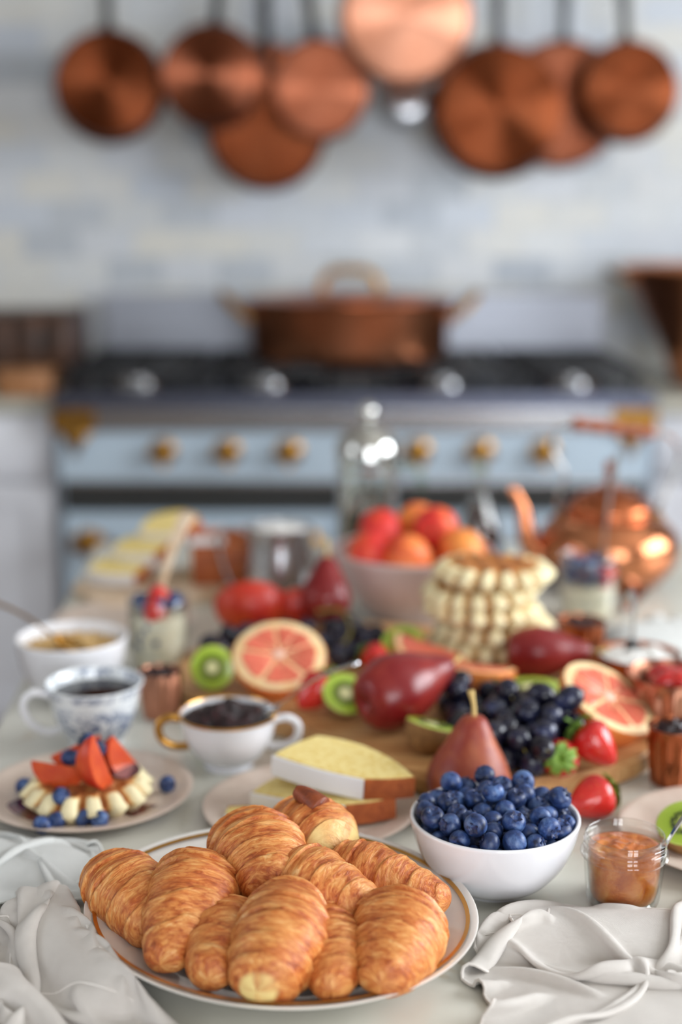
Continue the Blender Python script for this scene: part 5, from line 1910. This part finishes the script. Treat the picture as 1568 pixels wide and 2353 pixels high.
part('filter_disc', lathe([(0, 0.060), (0.045, 0.060), (0.0455, 0.064), (0.03, 0.068), (0, 0.068)], 40), chrome, fp)
part('handle', tube(spl([(0.050, 0, 0.154), (0.078, 0, 0.150), (0.086, 0, 0.130), (0.084, 0, 0.080), (0.072, 0, 0.045), (0.050, 0, 0.036)], 30), 0.0056, 10, 1.0, 1.3), glass_green, fp)
single('coffee', lathe([(0, 0.0145), (0.046, 0.0145), (0.0464, 0.020), (0.0464, 0.086), (0, 0.086)], 48), coffee_mat, 'dark coffee in the bottom of the glass press', 'coffee', (0.042, 2.215, T))

# ---- syrup bottle
sbt = thing('syrup_bottle', 'small glass bottle of dark maple syrup beside the apricots', 'bottle', (0.218, 2.19, T))
bo = spl2([(0.033, 0.0), (0.0365, 0.004), (0.0370, 0.030), (0.0330, 0.062), (0.0190, 0.098), (0.0120, 0.116), (0.0112, 0.140)], 30)
part('glass_body', lathe([(0, 0.001)] + bo + [(0.0132, 0.142), (0.0132, 0.150), (0.0110, 0.151), (0.0096, 0.148), (0.0098, 0.116)] + [(r - 0.0022, z) for r, z in bo[::-1] if 0.006 < z < 0.112] + [(0, 0.006)], 40), glass, sbt)
part('stopper', lathe([(0, 0.148), (0.0094, 0.148), (0.0094, 0.158), (0.0125, 0.164), (0.0120, 0.172), (0, 0.176)], 24), glass_green, sbt)
part('label', tr(lathe([(0.0372, 0.014), (0.0376, 0.014), (0.0376, 0.034), (0.0372, 0.034), (0.0372, 0.014)], 40)), paper_label, sbt, label='green and blue paper label')
single('maple_syrup', lathe([(0, 0.0065)] + [(max(0.004, r - 0.0026), z) for r, z in bo if 0.0066 < z < 0.100] + [(0, 0.0995)], 36), syrup_brown, 'dark maple syrup inside the small bottle', 'syrup', (0.218, 2.19, T))

# ---- copper kettle
kt = thing('copper_kettle', 'squat polished copper kettle with a turned wooden grip', 'kettle', (0.400, 2.075, T))
part('kettle_body', lathe([(0, 0.002), (0.070, 0.0), (0.076, 0.003)] + spl2([(0.080, 0.008), (0.098, 0.030), (0.1055, 0.056), (0.100, 0.080), (0.080, 0.100), (0.064, 0.106)], 26) + [(0.064, 0.110), (0.060, 0.111), (0, 0.108)], 72), copper, kt, smooth=50)
kl = part('lid', lathe([(0, 0.110), (0.0645, 0.110), (0.0655, 0.114)] + spl2([(0.062, 0.122), (0.046, 0.136), (0.022, 0.146), (0.010, 0.150)], 14) + [(0.0075, 0.153), (0.0075, 0.170), (0.0095, 0.173), (0.0095, 0.182), (0.007, 0.186), (0, 0.187)], 56), copper_deep, kt, smooth=50)
part('spout', tube(spl([(-0.088, -0.004, 0.040), (-0.114, -0.006, 0.058), (-0.124, -0.007, 0.085), (-0.130, -0.007, 0.115), (-0.142, -0.008, 0.140), (-0.150, -0.008, 0.145)], 30), [0.021 - 0.0135 * min(1, i / 22) for i in range(31)], 16), copper, kt)
rodl = spl([(-0.074, -0.01, 0.104), (-0.080, -0.012, 0.130), (-0.070, -0.012, 0.170), (-0.088, -0.012, 0.205), (-0.086, -0.012, 0.234), (-0.060, -0.012, 0.244)], 30)
rodr = spl([(0.070, 0.01, 0.104), (0.084, 0.012, 0.130), (0.100, 0.012, 0.170), (0.104, 0.012, 0.200), (0.086, 0.012, 0.222), (0.062, 0.012, 0.226)], 30)
for rd in (rodl, rodr):
    part('handle_rod', tube(rd, 0.0030, 8, 1.6, 0.8), chrome, kt)
gp = [Vector((-0.062, -0.012, 0.244)).lerp(Vector((0.064, 0.012, 0.226)), i / 60) for i in range(61)]
part('wooden_grip', tube(gp, [0.0075 + 0.0034 * abs(math.sin(PI * 5 * i / 60)) for i in range(61)], 14), turned_wood, kt, smooth=60)
for sx in (-0.072, 0.071):
    part('handle_lug', tr(lathe([(0, 0), (0.010, 0), (0.011, 0.004), (0.005, 0.010), (0, 0.011)], 16), (sx, 0, 0.100)), brass, kt)

# ---- linen napkins
def away_from(cx, cy, r, zmax):
    def f(P):
        d = P[..., :2] - np.array((cx, cy))
        l = np.sqrt((d ** 2).sum(-1)) + 1e-9
        m = (l < r) & (P[..., 2] < zmax)
        s = np.where(m, (r - l) / l, 0.0)
        P[..., 0] += d[..., 0] * s
        P[..., 1] += d[..., 1] * s
    return f


def both(*fs):
    def f(P):
        for g in fs:
            g(P)
    return f


def lay(P, mat, label):
    c = P.reshape(-1, 3).mean(0)
    napkin(P - np.array((c[0], c[1], 0)), mat, label, (c[0], c[1], 0))


pl_fix = away_from(-0.047, 1.014, 0.152, 0.024)
bw_fix = away_from(BBX, BBY, 0.058, 0.10)
jr_fix = away_from(JX, JY, 0.034, 0.10)
def inside(x0, x1):
    def f(P):
        P[..., 0] = np.clip(P[..., 0], x0, x1)
    return f


def lift(ax, ay, bx, by, r, h):
    """soft roll of gathered cloth along a line"""
    A, B = np.array((ax, ay)), np.array((bx, by))
    AB = B - A

    def f(P):
        q = P[..., :2] - A
        t = np.clip((q @ AB) / (AB @ AB), 0, 1)
        d = np.sqrt(((q - t[..., None] * AB) ** 2).sum(-1))
        z = h * np.maximum(0, 1 - (d / r) ** 2) ** 0.7
        P[..., 2] = np.maximum(P[..., 2], z)
    return f


lay(cloth_sim(84, 0.41, [(0.088, 1.036), (0.42, 1.036), (0.45, 0.80), (0.122, 0.79)], 5, fix=both(pl_fix, bw_fix, jr_fix, lift(0.125, 1.006, 0.30, 1.000, 0.045, 0.016)), pinch=[(0.245, 0.935, 0.07, 0.6)], ratio=0.86, stiff=0.18, fu=(-3.5, 3.5), fv=(-2.0, 2.0), amp=0.007), linen, 'crumpled natural linen napkin in front of the blueberry bowl')
lay(cloth_sim(84, 0.30, [(-0.335, 0.93), (-0.20, 0.64), (-0.080, 0.885), (-0.255, 1.095)], 9, fix=both(pl_fix, inside(-0.335, 1), lift(-0.235, 1.03, -0.16, 0.91, 0.035, 0.026)), ratio=1.50, stiff=0.18, fu=(-0.8, 0.8), fv=(-4.5, 4.5), amp=0.008), linen, 'crumpled natural linen napkin left of the croissant platter')
lay(cloth_sim(50, 0.16, [(-0.335, 1.170), (-0.245, 1.150), (-0.225, 1.085), (-0.335, 1.075)], 12, fix=both(away_from(WX, WY, 0.088, 0.02), inside(-0.338, 1), lift(-0.33, 1.13, -0.25, 1.11, 0.045, 0.022)), amp=0.007), linen_white, 'white cotton napkin bunched under the edge of the waffle plate')
lay(cloth_sim(50, 0.34, [(0.325, 1.63), (0.53, 1.65), (0.53, 1.80), (0.35, 1.79)], 15, amp=0.010, fix=both(away_from(0.338, 1.545, 0.050, 0.1), lift(0.36, 1.68, 0.50, 1.70, 0.065, 0.052)), ratio=0.8), linen_white, 'white cotton napkin bunched behind the cream pot')
